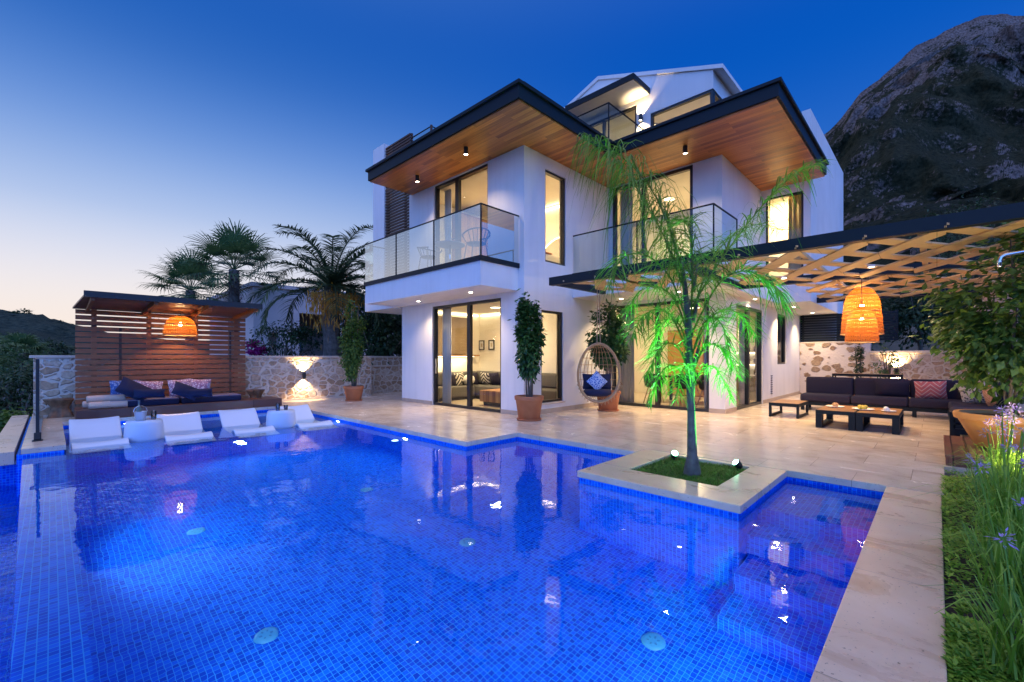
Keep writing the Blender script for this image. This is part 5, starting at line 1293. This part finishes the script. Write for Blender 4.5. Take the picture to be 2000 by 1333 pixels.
m_ = MB(); m_.box(-.45, .45, -.5, .5, .10, .40); m_.build('block', plank_mat('striped_block', 'XY', ((.20, .07, .02), (.42, .18, .05), (.62, .32, .10)), .12, 3, .4), t_, world=False, bevel=.01)
m_ = MB(); m_.box(-.38, .38, -.42, .42, 0, .099); m_.build('base', 'black', t_, world=False)
pf0 = None
for y, lb in ((11.0, 'left one of two small dark picture frames above the living room sofa'), (10.52, 'right one of two small dark picture frames above the living room sofa')):
    if pf0 is None:
        pf0 = thing('picture_frame', (9.995, y, 1.70), lb, 'picture', 'picture frames in the living room')
        f = MB(); frame_rect(f, 'x', -.03, .028, -.13, .13, -.16, .16, .03); f.build('frame', 'black', pf0, world=False)
        f = MB(); f.box(-.012, -.003, -.10, .10, -.13, .13); f.build('mount', 'white', pf0, world=False)
        f = MB(); f.box(-.016, -.0125, -.045, .045, -.06, .06); f.build('print', mat('faded_print', (.5, .42, .3), .9), pf0, world=False)
    else: dup(pf0, (9.995, y, 1.70), 0, lb)
t_ = thing('wall_cabinet', (8.6, 11.1, 1.35), 'tall timber wall cabinet with a lit shelf below in the living room', 'cabinet')
box_part('carcass', (7.7, 9.3, 10.82, 11.11, 1.40, 2.55), mat('olive_timber', (.28, .20, .11), .5, var=(.22, .15, .08), var_scale=3), t_)
box_part('shelf', (7.6, 9.7, 10.78, 11.11, 1.33, 1.38), 'teak', t_); box_part('light_strip', (7.7, 9.6, 10.95, 10.99, 1.315, 1.328), 'stripglow', t_)
light('shelf_light', 'AREA', (8.6, 10.95, 1.30), 14, (1, .80, .48), None, (8.6, 11.0, 0), (1.6, .05))
def dining():
    t = thing('dining_table', (12.6, 4.95, .012), 'long dark dining table in the lit room behind the palm', 'table')
    m = MB(); m.box(-.45, .45, -.95, .95, .71, .76); m.build('top', mat('dark_oak', (.06, .03, .018), .35), t, world=False)
    for sx in (-1, 1):
        for sy in (-1, 1): m = MB(); m.box(sx*.38-.035, sx*.38+.035, sy*.85-.035, sy*.85+.035, 0, .709); m.build('leg', 'black', t, world=False)
    c0 = None
    for (x, y, rz), lb in (((11.75, 5.75, 10), 'black shell dining chair with wooden legs nearest the glass'), ((11.8, 4.9, 0), 'black shell dining chair behind the palm trunk'), ((11.8, 4.25, -8), 'black shell dining chair beside the white pier'),
                           ((13.45, 5.4, 180), 'black shell dining chair on the far side of the dining table, left'), ((13.45, 4.5, 180), 'black shell dining chair on the far side of the dining table, right')):
        if c0 is None:
            c0 = thing('dining_chair', (x, y, .012), lb, 'chair', 'chairs round the dining table', R(rz))
            m = MB(); n = 24
            for (r, z) in ((.02, .43), (.20, .44), (.25, .50)):
                for k in range(n): a = 2*math.pi*k/n; m.v.append((r*math.cos(a), r*math.sin(a), z))
            for k in range(n):
                a = 2*math.pi*k/n; up = .5+.5*math.cos(a-math.pi); m.v.append((.28*math.cos(a), .28*math.sin(a), .52+.32*up**1.2))
            for i in range(3):
                for k in range(n): m.f.append((i*n+k, i*n+(k+1) % n, (i+1)*n+(k+1) % n, (i+1)*n+k))
            o = m.build('shell', 'black', c0, world=False, smooth=True); q = o.modifiers.new('s', 'SOLIDIFY'); q.thickness = .018
            for sx in (-1, 1):
                for sy in (-1, 1): m = MB(); m.tube([(sx*.12, sy*.12, .44), (sx*.23, sy*.22, 0)], [.016, .010], 8); m.build('leg', 'teak', c0, world=False)
        else: dup(c0, (x, y, .012), R(rz), lb)
dining()
t_ = thing('kitchen_dresser', (14.75, 4.2, .012), 'lit white shelf unit with dark jars seen through the kitchen glass', 'shelf unit')
for z in (.74, 1.08, 1.44): box_part('shelf', (14.55, 14.95, 3.75, 4.75, z, z+.03), 'white', t_)
box_part('back_panel', (14.951, 14.985, 3.75, 4.75, .1, 1.9), 'white', t_); box_part('cupboard', (14.5, 14.95, 3.75, 4.75, .013, .738), 'greyfab', t_)
for z in (1.06, 1.42): box_part('light_strip', (14.90, 14.94, 3.8, 4.7, z, z+.018), 'stripglow', t_)
for z in (.771, 1.111, 1.471):
    for k in range(4):
        m = MB(); m.lathe([(0, 0), (.05, 0), (.055, .12), (.03, .15), (.03, .17), (0, .17)], 12, (14.72, 3.95+.2*k, z)); m.build('jar', 'black', t_, smooth=True)
t_ = thing('tall_cabinet', (14.8, 5.9, .012), 'tall reddish wooden cabinet at the back of the dining room', 'cabinet')
box_part('carcass', (14.5, 14.99, 5.4, 6.6, .013, 2.2), mat('red_oak', (.24, .10, .04), .45, var=(.18, .07, .03), var_scale=4), t_); box_part('door', (14.47, 14.499, 5.42, 5.99, .05, 2.17), 'teak', t_); box_part('door', (14.47, 14.499, 6.01, 6.58, .05, 2.17), 'teak', t_)
t_ = thing('firewood_rack', (11.25, 6.25, .012), 'narrow black metal rack just inside the dining room glass', 'rack')
m_ = MB(); frame_rect(m_, 'x', -.02, .04, -.16, .16, 0, .95, .02, (0,), .02); m_.build('frame', 'black', t_, world=False); m_ = MB(); m_.box(-.12, .12, -.16, .16, 0, .015); m_.build('foot', 'black', t_, world=False)
t_ = thing('bed', (9.2, 8.3, Z2), 'bed with a glowing round headboard in the upper corner bedroom', 'bed')
soft_box('mattress', (8.5, 10.45, 7.2, 8.9, Z2+.3, Z2+.58), 'curtain', t_, .06); box_part('frame', (8.45, 10.5, 7.15, 8.95, Z2+.005, Z2+.299), 'teak', t_)
soft_box('throw', (8.49, 9.0, 7.19, 8.91, Z2+.581, Z2+.61), mat('rust_throw', (.35, .12, .06), .9), t_, .01)
m_ = MB(); m_.tube([(10.53, 8.05+.95*math.cos(a), Z2+.55+.95*math.sin(a)) for a in [math.pi*k/24 for k in range(25)]], .022, 8); m_.build('headboard_light', 'stripglow', t_)
m_ = MB(); m_.poly_x([(8.05+.93*math.cos(a), Z2+.55+.93*math.sin(a)) for a in [math.pi*k/24 for k in range(25)]], 10.50, 10.55); m_.build('headboard', 'beige', t_)
t_ = thing('bed', (12.6, 6.2, Z2), 'pale bed beneath a ribbed headboard in the upper right bedroom', 'bed')
soft_box('mattress', (12.2, 14.1, 4.6, 6.3, Z2+.3, Z2+.58), 'curtain', t_, .06); box_part('frame', (12.15, 14.15, 4.55, 6.35, Z2+.005, Z2+.299), 'teak', t_)
box_part('headboard', (14.152, 14.19, 4.4, 6.5, Z2+.3, Z2+1.2), 'beige', t_)
t_ = thing('wardrobe', (10.0, 10.5, Z2), 'reddish wardrobe at the left of the upper corner bedroom', 'wardrobe')
box_part('carcass', (8.4, 9.6, 10.2, 10.73, Z2+.005, 5.6), mat('wardrobe_wood', (.22, .08, .035), .5), t_); box_part('door', (8.42, 8.99, 10.17, 10.199, Z2+.05, 5.55), 'teak', t_); box_part('door', (9.01, 9.58, 10.17, 10.199, Z2+.05, 5.55), 'teak', t_)

# ------------------------------------------------------------------ outdoor shower
def shower():
    t = thing('outdoor_shower', (6.2, -1.6, 0), 'chrome outdoor shower arm beside the big potted shrub', 'shower')
    e = at(1952, 522, 4.9); a = at(1956, 500, 4.9); b = at(2020, 488, 4.75); p = at(2075, 484, 4.7); q = Vector((p.x, p.y, -.05))
    t.location = (p.x, p.y, -.05)
    m = MB(); m.tube([e, at(1952, 512, 4.9), at(1955, 503, 4.89), at(1964, 498, 4.88), b, at(2062, 483, 4.71), at(2073, 488, 4.70), at(2075, 500, 4.7)], .020, 10); m.build('arm', 'chrome', t, smooth=True)
    m = MB(); m.tube([at(2075, 498, 4.7), q], .020, 10); m.build('riser', 'chrome', t, smooth=True)
shower()

# ------------------------------------------------------------------ plants
def leafy(mb, c, rad, n, rnd, L_, w, clumps=14, gap=.25, droop=.3, squash=1.0):
    """leaves gathered in clumps through an ellipsoid crown, leaving gaps"""
    cs = []
    for k in range(clumps):
        while True:
            u = Vector((rnd.uniform(-1, 1), rnd.uniform(-1, 1), rnd.uniform(-1, 1)))
            if .25 < u.length < 1: break
        cs.append((Vector((c[0]+u.x*rad[0]*.8, c[1]+u.y*rad[1]*.8, c[2]+u.z*rad[2]*.88)), rnd.uniform(.6, 1.25)))
    for k in range(n):
        cc, s_ = rnd.choice(cs)
        u = Vector((rnd.gauss(0, 1), rnd.gauss(0, 1), rnd.gauss(0, 1)))*gap*s_
        p = cc+Vector((u.x*rad[0], u.y*rad[1], u.z*rad[2]*.7))
        out = p-Vector(c); out.z *= .5
        d = (out.normalized()*.7+Vector((rnd.uniform(-1, 1), rnd.uniform(-1, 1), rnd.uniform(-.9, .5)-droop))).normalized()
        nr = Vector((rnd.uniform(-.6, .6), rnd.uniform(-.6, .6), 1)).normalized()
        mb.leaf(p, d, nr, L_*rnd.uniform(.7, 1.3), w*rnd.uniform(.7, 1.3))
def potted(name, loc, pot, crown, label, n, lf, rnd_seed, leafmat='leaf_ficus', potmat='terracotta', stems=4, cat='potted plant', L_=.075, clumps=34, gap=.16, saucer=True, group='potted plants on the terrace'):
    r0, r1, h = pot; t = thing(name, loc, label, cat, group); rnd = random.Random(rnd_seed)
    m = MB(); m.lathe([(0, .02), (r0, .02), (r0+.01, .03), (r1*.93, h-.09), (r1*.94, h-.085), (r1, h-.08), (r1*1.02, h-.02), (r1, h), (r1*.9, h), (r1*.87, h-.05)], 36); p = m.build('pot', potmat, t, world=False, smooth=True)
    es = p.modifiers.new('e', 'EDGE_SPLIT'); es.split_angle = R(40)
    if saucer: m = MB(); m.lathe([(0, 0), (r0*1.18, 0), (r0*1.25, .035), (r0*1.2, .04), (r0*1.1, .018), (0, .018)], 32); m.build('saucer', potmat, t, world=False, smooth=True)
    m = MB(); m.disc((0, 0, h-.06), r1*.88, 28); m.build('soil', 'soil', t, world=False)
    cx, cy, z0, z1, rx = crown; zc = (z0+z1)/2
    m = MB()
    for k in range(stems):
        a = 2*math.pi*k/stems+rnd.random(); q = .04+.02*k/stems
        m.tube([(q*math.cos(a), q*math.sin(a), h-.07), (q*1.3*math.cos(a+.5), q*1.3*math.sin(a+.5), z0+.15), (cx+rx*.25*math.cos(a), cy+rx*.25*math.sin(a), zc), (cx+rx*.4*math.cos(a), cy+rx*.4*math.sin(a), z1-.25)], [.022, .019, .014, .006], 7)
    m.build('stem', 'bark', t, world=False, smooth=True)
    m = MB(); leafy(m, (cx, cy, zc), (rx, rx, (z1-z0)/2), n, rnd, L_, L_*.55, clumps, gap)
    m.build('foliage', leafmat, t, world=False)
    return t
potted('potted_ficus', (6.86, 6.10, 0), (.21, .30, .50), (0, 0, .62, 2.66, .30), 'tall columnar ficus in a terracotta pot at the corner of the villa', 4600, None, 11, L_=.105, clumps=60, gap=.14)
potted('potted_ficus', (9.40, 5.78, 0), (.21, .30, .48), (.02, .0, .95, 2.62, .48), 'bushy ficus in a terracotta pot behind the hanging chair', 3800, None, 12, clumps=44, gap=.17, L_=.11)
potted('potted_ficus', (6.25, 12.55, 0), (.20, .29, .44), (0, 0, .50, 2.98, .36), 'slim columnar ficus in a terracotta pot before the rubble wall', 4200, None, 13, 'leaf_light', L_=.10, clumps=60, gap=.14)
potted('potted_shrub', (8.42, -.66, .132), (.30, .50, .45), (-.02, -.1, .55, 2.85, .85), 'big leafy shrub in a wide clay pot on the timber step', 4600, None, 14, 'leaf_light', 'clay', 3, L_=.12, clumps=54, gap=.17, saucer=False)
potted('potted_cypress', (17.3, 1.75, 0), (.16, .22, .36), (0, 0, .45, 1.75, .22), 'small dark spiral shrub in a pot before the brown stone wall', 500, None, 15, 'leaf_dark', clumps=14)
potted('potted_olive', (17.0, 1.05, 0), (.16, .22, .36), (0, 0, .5, 1.7, .32), 'loose grey green shrub in a pot beside the wall lamp behind the sofa', 450, None, 16, 'leaf_fan', clumps=14)
def pot_light():
    t = thing('garden_spot', (6.4, -1.0, -.02), 'small warm garden spot in the bed lighting the big clay pot', 'garden light')
    b = MB(); b.lathe([(0, 0), (.035, .005), (.045, .06), (.045, .09), (.038, .09)], 18); b.build('body', 'black', t, world=False, smooth=True)
    b = MB(); b.disc((0, 0, .085), .038, 18); b.build('lens', 'bulb', t, world=False)
    light('garden_spot_light', 'SPOT', (6.4, -1.0, .14), 170, (1, .80, .40), None, (6.5, -.75, 1.2), .04, 172, .5)
pot_light()

def frond(mb, rach, pts, n, L_, w, rnd, droop=.5, spread=.8, r0=.016, start=.12, taper=.5, wild=0):
    """pinnate palm leaf along a curve through pts"""
    P = []
    ps = [pts[0]]+list(pts)+[pts[-1]+(pts[-1]-pts[-2])]
    for i in range(1, len(ps)-2):
        for k in range(8):
            s_ = k/8; a, b, c, d = ps[i-1], ps[i], ps[i+1], ps[i+2]
            P.append(.5*((2*b)+(-a+c)*s_+(2*a-5*b+4*c-d)*s_*s_+(-a+3*b-3*c+d)*s_**3))
    P.append(pts[-1]); m = len(P)
    rach.tube(P, [r0*(1-.85*i/(m-1)) for i in range(m)], 6)
    for i in range(n):
        u = start+(1-start)*i/(n-1); f = u*(m-1); k = min(int(f), m-2); p = P[k].lerp(P[k+1], f-k); t = (P[k+1]-P[k]).normalized()
        side = t.cross(Vector((0, 0, 1)))
        if side.length < .2: side = Vector((rnd.uniform(-1, 1), rnd.uniform(-1, 1), 0))
        side.normalize(); upv = side.cross(t)
        for s_ in (-1, 1):
            l = L_*(math.sin(math.pi*min(1, .18+.82*u*.98))**.6*.75+.25)*rnd.uniform(.8, 1.15)*(1-taper*max(0, u-.7))
            d = (side*s_*spread+t*rnd.uniform(.35, .75)+upv*rnd.uniform(.0, .45)+Vector((rnd.gauss(0, 1), rnd.gauss(0, 1), rnd.gauss(0, 1)))*wild*.6).normalized()
            dr = droop*rnd.uniform(.7, 1.3); q = [p]
            for j in range(1, 5):
                x = j/4; q.append(p+d*l*x*(1-.25*dr*x)-Vector((0, 0, 1))*l*dr*x*x)
            wv = d.cross(Vector((0, 0, 1))); 
            if wv.length < .1: wv = side
            wv = (wv.normalized()+upv*rnd.uniform(-.6, .6)).normalized()
            mb.blade(q, w, wv, .12)
def queen_palm():
    t = thing('queen_palm', (5.08, 2.02, -.05), 'young feathery palm lit green in the square planter by the pool', 'palm tree'); rnd = random.Random(21)
    B = Vector((5.08, 2.02, 0))
    def P(px, py, dd=0): return at(px, py, 5.06+dd)
    tr = MB(); tr.tube([B+Vector((0, 0, -.2)), B+Vector((0, 0, .02)), B+Vector((0, 0, .18)), P(1350, 800), P(1346, 740), P(1343, 690)], [.115, .09, .055, .042, .038, .034], 14); tr.build('trunk', 'palmbark', t, smooth=True)
    # old leaf bases hugging the upper stem
    lb_ = MB()
    for k in range(9):
        a = k*2.4; z = .85+.17*k; r = .032; p = B+Vector((-.02, -.0, z)); o_ = Vector((math.cos(a), math.sin(a), 0))
        lb_.tube([p+o_*r*.6, p+o_*(r+.03)+Vector((0, 0, .16)), p+o_*(r+.075)+Vector((0, 0, .34))], [.026, .017, .005], 7)
    lb_.tube([P(1350, 745), P(1344, 640), P(1338, 560), P(1330, 505)], [.04, .036, .028, .014], 10)
    lb_.build('leaf_bases', 'palmbark', t, smooth=True)
    specs = [  # (points measured on the photo with depth offsets, leaflets, length, droop, spread)
        ([(1342, 600, 0), (1318, 480, -.05), (1272, 370, -.15), (1205, 300, -.3), (1140, 268, -.4)], 60, .70, 1.0, .6),
        ([(1348, 600, 0), (1300, 470, .1), (1262, 400, .2), (1225, 340, .3), (1190, 300, .4)], 44, .58, .8, .6),
        ([(1352, 600, 0), (1400, 520, .0), (1470, 425, -.1), (1540, 350, -.2), (1602, 318, -.25)], 48, .46, .6, .65),
        ([(1350, 620, 0), (1385, 520, .25), (1420, 470, .5), (1470, 440, .7), (1525, 450, .9)], 32, .40, .5, .8),
        ([(1345, 640, 0), (1310, 545, -.2), (1262, 500, -.4), (1215, 505, -.55), (1190, 560, -.6)], 34, .40, .45, .85),
        ([(1352, 650, 0), (1400, 560, -.25), (1450, 530, -.5), (1500, 550, -.6), (1535, 600, -.7)], 34, .40, .45, .85),
        ([(1345, 660, 0), (1320, 590, .3), (1285, 560, .55), (1250, 570, .7), (1225, 610, .8)], 28, .36, .4, .9),
        ([(1344, 690, 0), (1312, 620, -.1), (1280, 605, -.2), (1250, 625, -.3), (1235, 660, -.35)], 30, .34, .4, .9),
        ([(1352, 690, 0), (1385, 625, .1), (1420, 605, .2), (1450, 620, .25), (1475, 655, .3)], 30, .34, .4, .9),
        ([(1346, 730, 0), (1325, 680, -.15), (1300, 672, -.25), (1280, 695, -.3), (1265, 735, -.3)], 26, .26, .4, .9),
        ([(1352, 730, 0), (1375, 680, -.1), (1400, 675, -.2), (1425, 700, -.25), (1442, 735, -.25)], 26, .26, .4, .9),
        ([(1347, 755, 0), (1322, 718, -.12), (1298, 720, -.2), (1280, 752, -.25), (1270, 785, -.25)], 22, .20, .5, .8),
        ([(1351, 755, 0), (1376, 718, .1), (1398, 720, .15), (1416, 750, .2), (1428, 780, .2)], 22, .20, .5, .8),
        ([(1349, 760, 0), (1345, 720, -.25), (1338, 715, -.45), (1328, 740, -.55), (1322, 780, -.6)], 20, .22, .5, .8),
        ([(1350, 700, 0), (1370, 640, -.2), (1392, 620, -.4), (1412, 640, -.55), (1425, 690, -.6)], 26, .32, .4, .9),
        ([(1346, 700, 0), (1330, 640, .2), (1306, 625, .4), (1285, 650, .5), (1270, 695, .55)], 26, .32, .4, .9),
        ([(1350, 620, 0), (1352, 540, -.2), (1350, 470, -.45), (1340, 430, -.7), (1325, 440, -.95)], 34, .42, .5, .85),
        ([(1348, 640, 0), (1340, 560, .3), (1330, 500, .6), (1318, 470, .9), (1305, 480, 1.2)], 30, .40, .5, .85)]
    for pts, n, L_, dr, spr in specs:
        q = [P(*x) for x in pts]; l = MB(); ra = MB(); frond(l, ra, q, int(n*1.9), L_*1.22, .018, rnd, dr, spr, .012, .12, .5, .55)
        f = ra.build('frond', 'leaf_palm', t, smooth=True)
        l.build('leaflets', 'leaf_palm', f)
queen_palm()

def date_palm(loc, ztop, label, rnd_seed, n=26, R_=3.0):
    t = thing('date_palm', loc, label, 'palm tree', 'palms beyond the stone wall'); rnd = random.Random(rnd_seed); c = Vector((0, 0, ztop-loc[2]))
    m = MB(); k = 14; m.tube([(.04*math.sin(i), .04*math.cos(i), c.z*i/k) for i in range(k+1)], [.30+.035*(i % 2) for i in range(k+1)], 12); m.build('trunk', 'palmbark', t, world=False)
    for i in range(n):
        a = i*2.399+rnd.uniform(-.2, .2); e = 1.35-1.55*(i/n)+rnd.uniform(-.1, .1); L_ = R_*rnd.uniform(.85, 1.1)
        d = Vector((math.cos(a), math.sin(a), 0)); pts = []
        for j in range(5):
            s_ = j/4; ang = e-1.25*s_*s_; pts.append((pts[-1]+(d*math.cos(ang)+Vector((0, 0, 1))*math.sin(ang))*L_/4) if j else c.copy())
        l = MB(); ra = MB(); frond(l, ra, pts, 70, .68, .055, rnd, .3, .8, .035, .06, .4)
        f = ra.build('frond', 'leaf_date', t, world=False); l.build('leaflets', 'leaf_date', f, world=False)
    for a in (3.6, 4.3, 5.2):      # hanging clusters of orange dates
        d = Vector((math.cos(a), math.sin(a), 0)); s_ = MB(); q = c+d*.75+Vector((0, 0, -.25))
        for k in range(330):
            o = q+Vector((rnd.gauss(0, .2), rnd.gauss(0, .2), -abs(rnd.gauss(0, .55)))); s_.blade([o, o+Vector((rnd.uniform(-.03, .03), rnd.uniform(-.03, .03), -.10)), o+Vector((0, 0, -.2))], .035, Vector((math.cos(k), math.sin(k), 0)), .5)
        s_.tube([c, c+d*.45+Vector((0, 0, .1)), q], .03, 6); s_.build('fruit_cluster', 'dates', t, world=False)
date_palm((at(648, 700, 17).x, at(648, 700, 17).y, -2.6), 4.0, 'big dark date palm with hanging orange fruit beyond the wall', 31, 32, 3.3)
def fan_palm(loc, ztop, label, rnd_seed, n=34, R_=1.5, trunk=.22, group='palms beyond the stone wall'):
    t = thing('fan_palm', loc, label, 'palm tree', group); rnd = random.Random(rnd_seed); c = Vector((0, 0, ztop-loc[2]))
    m = MB(); k = 16; m.tube([(0, 0, c.z*i/k) for i in range(k+1)], [trunk*(1.15-.15*i/k)+.02*(i % 2) for i in range(k+1)], 12); m.build('trunk', 'palmbark', t, world=False)
    # shaggy skirt of old leaf bases
    s_ = MB()
    for k in range(160):
        a = rnd.uniform(0, 6.28); z = c.z-rnd.uniform(.1, 1.6); p = Vector((trunk*math.cos(a), trunk*math.sin(a), z)); d = Vector((math.cos(a), math.sin(a), .8))
        s_.blade([p, p+d*.12, p+d*.2+Vector((0, 0, -.12))], .08, Vector((-math.sin(a), math.cos(a), 0)), .3)
    s_.build('leaf_bases', 'palmbark', t, world=False)
    st = MB(); lv = MB()
    for i in range(n):
        a = i*2.399; e = 1.45-2.0*(i/n)+rnd.uniform(-.12, .12); d = Vector((math.cos(a)*math.cos(e), math.sin(a)*math.cos(e), math.sin(e)))
        h = c+d*R_*rnd.uniform(.55, .8)-Vector((0, 0, .06)); st.tube([c, (c+h)/2+Vector((0, 0, .06)), h], .016, 5)
        sd = d.cross(Vector((0, 0, 1))); sd = sd.normalized() if sd.length > .1 else Vector((1, 0, 0)); up = sd.cross(d)
        for k in range(22):
            f = R(-118+236*k/21); q = (d*math.cos(f)+sd*math.sin(f)).normalized(); L_ = R_*.62*(.75+.25*math.cos(f))*rnd.uniform(.85, 1.1)
            lv.blade([h, h+q*L_*.5+up*.03, h+q*L_*.8-Vector((0, 0, .06)), h+q*L_-Vector((0, 0, .22*rnd.uniform(.6, 1.5)))], .085, q.cross(up), .1)
    so = st.build('leaf_stalks', 'leaf_fan', t, world=False); lv.build('leaf_fans', 'leaf_fan', t, world=False)
def fp(px, py, d, lb, seed, **k):
    p = at(px, 698, d); z = at(px, py, d).z; fan_palm((p.x, p.y, k.pop('zb', -3.0)), z, lb, seed, **k)
fp(457, 528, 21, 'fan palm with a shaggy trunk rising right behind the cabana roof', 41, R_=2.0)
fp(372, 568, 24, 'lower fan palm partly hidden behind the cabana roof', 42, R_=1.9)
fp(42, 690, 24, 'small green fan palm on the slope left of the stone wall', 43, R_=1.1, trunk=.15, zb=-5.5, group='plants on the slope left of the pool')

def tree(name, p, z0, c, rad, n, lf, label, seed, cat='tree', group=None, L_=.22, clumps=40, trunk=.12, gap=.17, extra=None):
    t = thing(name, (p[0], p[1], z0), label, cat, group); rnd = random.Random(seed); h = c-z0
    m = MB(); m.tube([(0, 0, -.3), (.05, .03, h*.4), (-.03, .05, h*.75), (0, 0, h)], [trunk, trunk*.8, trunk*.6, trunk*.3], 8)
    for k in range(6):
        a = k*1.05+rnd.random(); m.tube([(0, .03, h*(.45+.06*k)), (rad[0]*.4*math.cos(a), rad[1]*.4*math.sin(a), h*(.6+.06*k)), (rad[0]*.75*math.cos(a), rad[1]*.75*math.sin(a), h+rad[2]*.2*math.sin(k))], [trunk*.45, trunk*.3, trunk*.1], 6)
    m.build('trunk', 'bark', t, world=False, smooth=True)
    m = MB(); leafy(m, (0, 0, h), rad, n, rnd, L_, L_*.5, clumps, gap); m.build('crown', lf, t, world=False)
    if extra:
        m = MB(); em, en, ec, er = extra; leafy(m, (ec[0], ec[1], ec[2]+h), er, en, rnd, .10, .08, 14, .2); m.build('blossom', em, t, world=False)
    return t
def tp(px, py, d, zb, rad, n, lf, lb, seed, name='tree', **k):
    q = at(px, py, d); return tree(name, (q.x, q.y), zb, q.z, rad, n, lf, lb, seed, **k)
tp(560, 665, 16.6, -2.5, (1.5, .8, .75), 1900, 'leaf_dark', 'sprawling bougainvillea with magenta flowers above the rubble wall', 51, 'bougainvillea', cat='bougainvillea', L_=.13, extra=('magenta', 700, (-.95, .34, -.25), (.40, .3, .32)))
tp(745, 650, 17.5, -2.5, (1.5, 1.2, 1.35), 3600, 'leaf_dark', 'dense dark hedge tree between the rubble wall and the villa', 52, 'hedge_tree', group='trees beyond the stone wall')
tp(690, 620, 21, -2.5, (1.6, 1.3, 1.6), 2600, 'leaf_dark', 'dark tree behind the slim potted ficus', 53, 'hedge_tree', group='trees beyond the stone wall')
tp(785, 615, 20, -2.5, (1.3, 1.2, 1.5), 2400, 'leaf_fan', 'mid green tree behind the left end of the villa', 54, 'hedge_tree', group='trees beyond the stone wall')
q4 = [(1690, 610, 24, (2.6, 2.0, 2.0), 'dark tree beyond the stone wall just right of the woven lamps'), (1800, 590, 23, (2.6, 2.2, 2.2), 'dark tree beyond the stone wall left of the beige pier'), (1640, 600, 27, (2.0, 2.0, 2.0), 'dark tree behind the slatted shutter'),
      (1930, 560, 22, (2.4, 2.2, 2.4), 'dark tree behind the beige pier'), (1870, 470, 34, (3.5, 3, 3.4), 'tall dark tree farther up the slope above the pergola beam')]
for i, (px, py, d, rd, lb) in enumerate(q4): tp(px, py, d, .0, rd, 3000, 'leaf_dark', lb, 60+i, 'dark_tree', group='dark trees behind the lounge', L_=.26)
tp(1628, 690, 21, .5, (.55, .5, .35), 420, 'magenta', 'small magenta bougainvillea on top of the wall by the woven lamps', 66, 'bougainvillea', cat='bougainvillea', L_=.1, clumps=12, trunk=.04)
left = [(20, 760, 13, (1.2, 1.0, .8), 'leaf_dark', 'dark bush below the pool corner at the left edge'), (12, 840, 11.5, (.8, .8, .55), 'leaf_light', 'light green bush just below the stone coping at the left edge'), (10, 700, 30, (2.6, 2.2, 1.6), 'leaf_fan', 'broad tree on the slope at the far left'),
        (85, 690, 40, (2.6, 2.2, 1.4), 'leaf_dark', 'dark tree on the slope behind the black post'), (-40, 720, 17, (1.8, 1.6, 1.3), 'leaf_fan', 'green tree cut off by the left edge of the picture')]
for i, (px, py, d, rd, lf, lb) in enumerate(left): tp(px, py, d, -6, rd, 1700, lf, lb, 70+i, 'slope_tree', group='plants on the slope left of the pool', L_=.16 if d < 20 else .3)
tp(42, 612, 330, 1, (9, 7, 2.6), 500, 'leaf_dark', 'lone flat crowned pine on the ridge of the far hill', 79, 'pine_tree', L_=2.2, clumps=16, trunk=.7)
tp(122, 634, 330, 0, (6, 6, 2.2), 300, 'leaf_dark', 'small pine on the far ridge just left of the cabana', 80, 'pine_tree', L_=1.8, clumps=12, trunk=.5)

# society garlic clumps with mauve flowers in the bed
rg = random.Random(9)
def clump(loc, label, nblade, h, flowers, seed):
    t = thing('society_garlic', loc, label, 'flowering plant', 'mauve flowering clumps in the bed'); rn = random.Random(seed)
    l = MB()
    for k in range(nblade):
        a = rn.uniform(0, 6.28); L_ = h*rn.uniform(.6, 1.15); o = Vector((rn.gauss(0, .06), rn.gauss(0, .06), 0)); d = Vector((math.cos(a), math.sin(a), 0)); lean = rn.uniform(.25, .95)
        l.blade([o, o+d*L_*.22*lean+Vector((0, 0, L_*.42)), o+d*L_*.5*lean+Vector((0, 0, L_*.74)), o+d*L_*.85*lean+Vector((0, 0, L_*(.92-.35*lean)))], .014, Vector((-d.y, d.x, 0)), .15)
    l.build('leaves', 'strap', t, world=False)
    for k in range(flowers):
        a = rn.uniform(0, 6.28); d = Vector((math.cos(a), math.sin(a), 0)); H_ = h*rn.uniform(1.05, 1.6); e = d*H_*rn.uniform(.08, .25)+Vector((0, 0, H_))
        s_ = MB(); s_.tube([Vector((0, 0, 0)), e*.5+d*.01, e], .0035, 5); so = s_.build('flower_stalk', 'strap', t, world=False)
        f = MB()
        for j in range(26):
            v = Vector((rn.gauss(0, 1), rn.gauss(0, 1), rn.gauss(.3, .7))).normalized(); c0 = e+v*rn.uniform(.006, .034)
            f.leaf(c0, v, Vector((rn.random(), rn.random(), 1)), rn.uniform(.02, .032), .012)
        f.build('flower_head', 'purple' if rn.random() < .62 else 'dryflower', so, world=False)
spots = [((6.75, -.50, -.0), 130, .50, 6, 'mauve flowering clump against the end of the timber step'), ((6.15, -.42, .0), 150, .52, 6, 'mauve flowering clump in front of the clay pot, second from the step'), ((5.45, -.44, .0), 170, .55, 5, 'mauve flowering clump in the middle of the bed, before the pot'),
         ((4.75, -.36, .02), 170, .56, 4, 'mauve flowering clump with the tallest blue heads at the right edge'), ((4.0, -.33, .02), 170, .54, 3, 'mauve flowering clump half cut off by the right edge of the picture'), ((3.35, -.30, .02), 150, .48, 2, 'grassy clump low at the right edge of the bed'), ((2.75, -.27, .02), 130, .42, 1, 'grassy clump at the bottom right corner of the bed'),
         ((5.6, -.85, .02), 150, .58, 5, 'mauve flowering clump at the back of the bed below the potted shrub')]
for i, (loc, nb, h, fl, lb) in enumerate(spots): clump(loc, lb, nb, h, fl, 90+i)
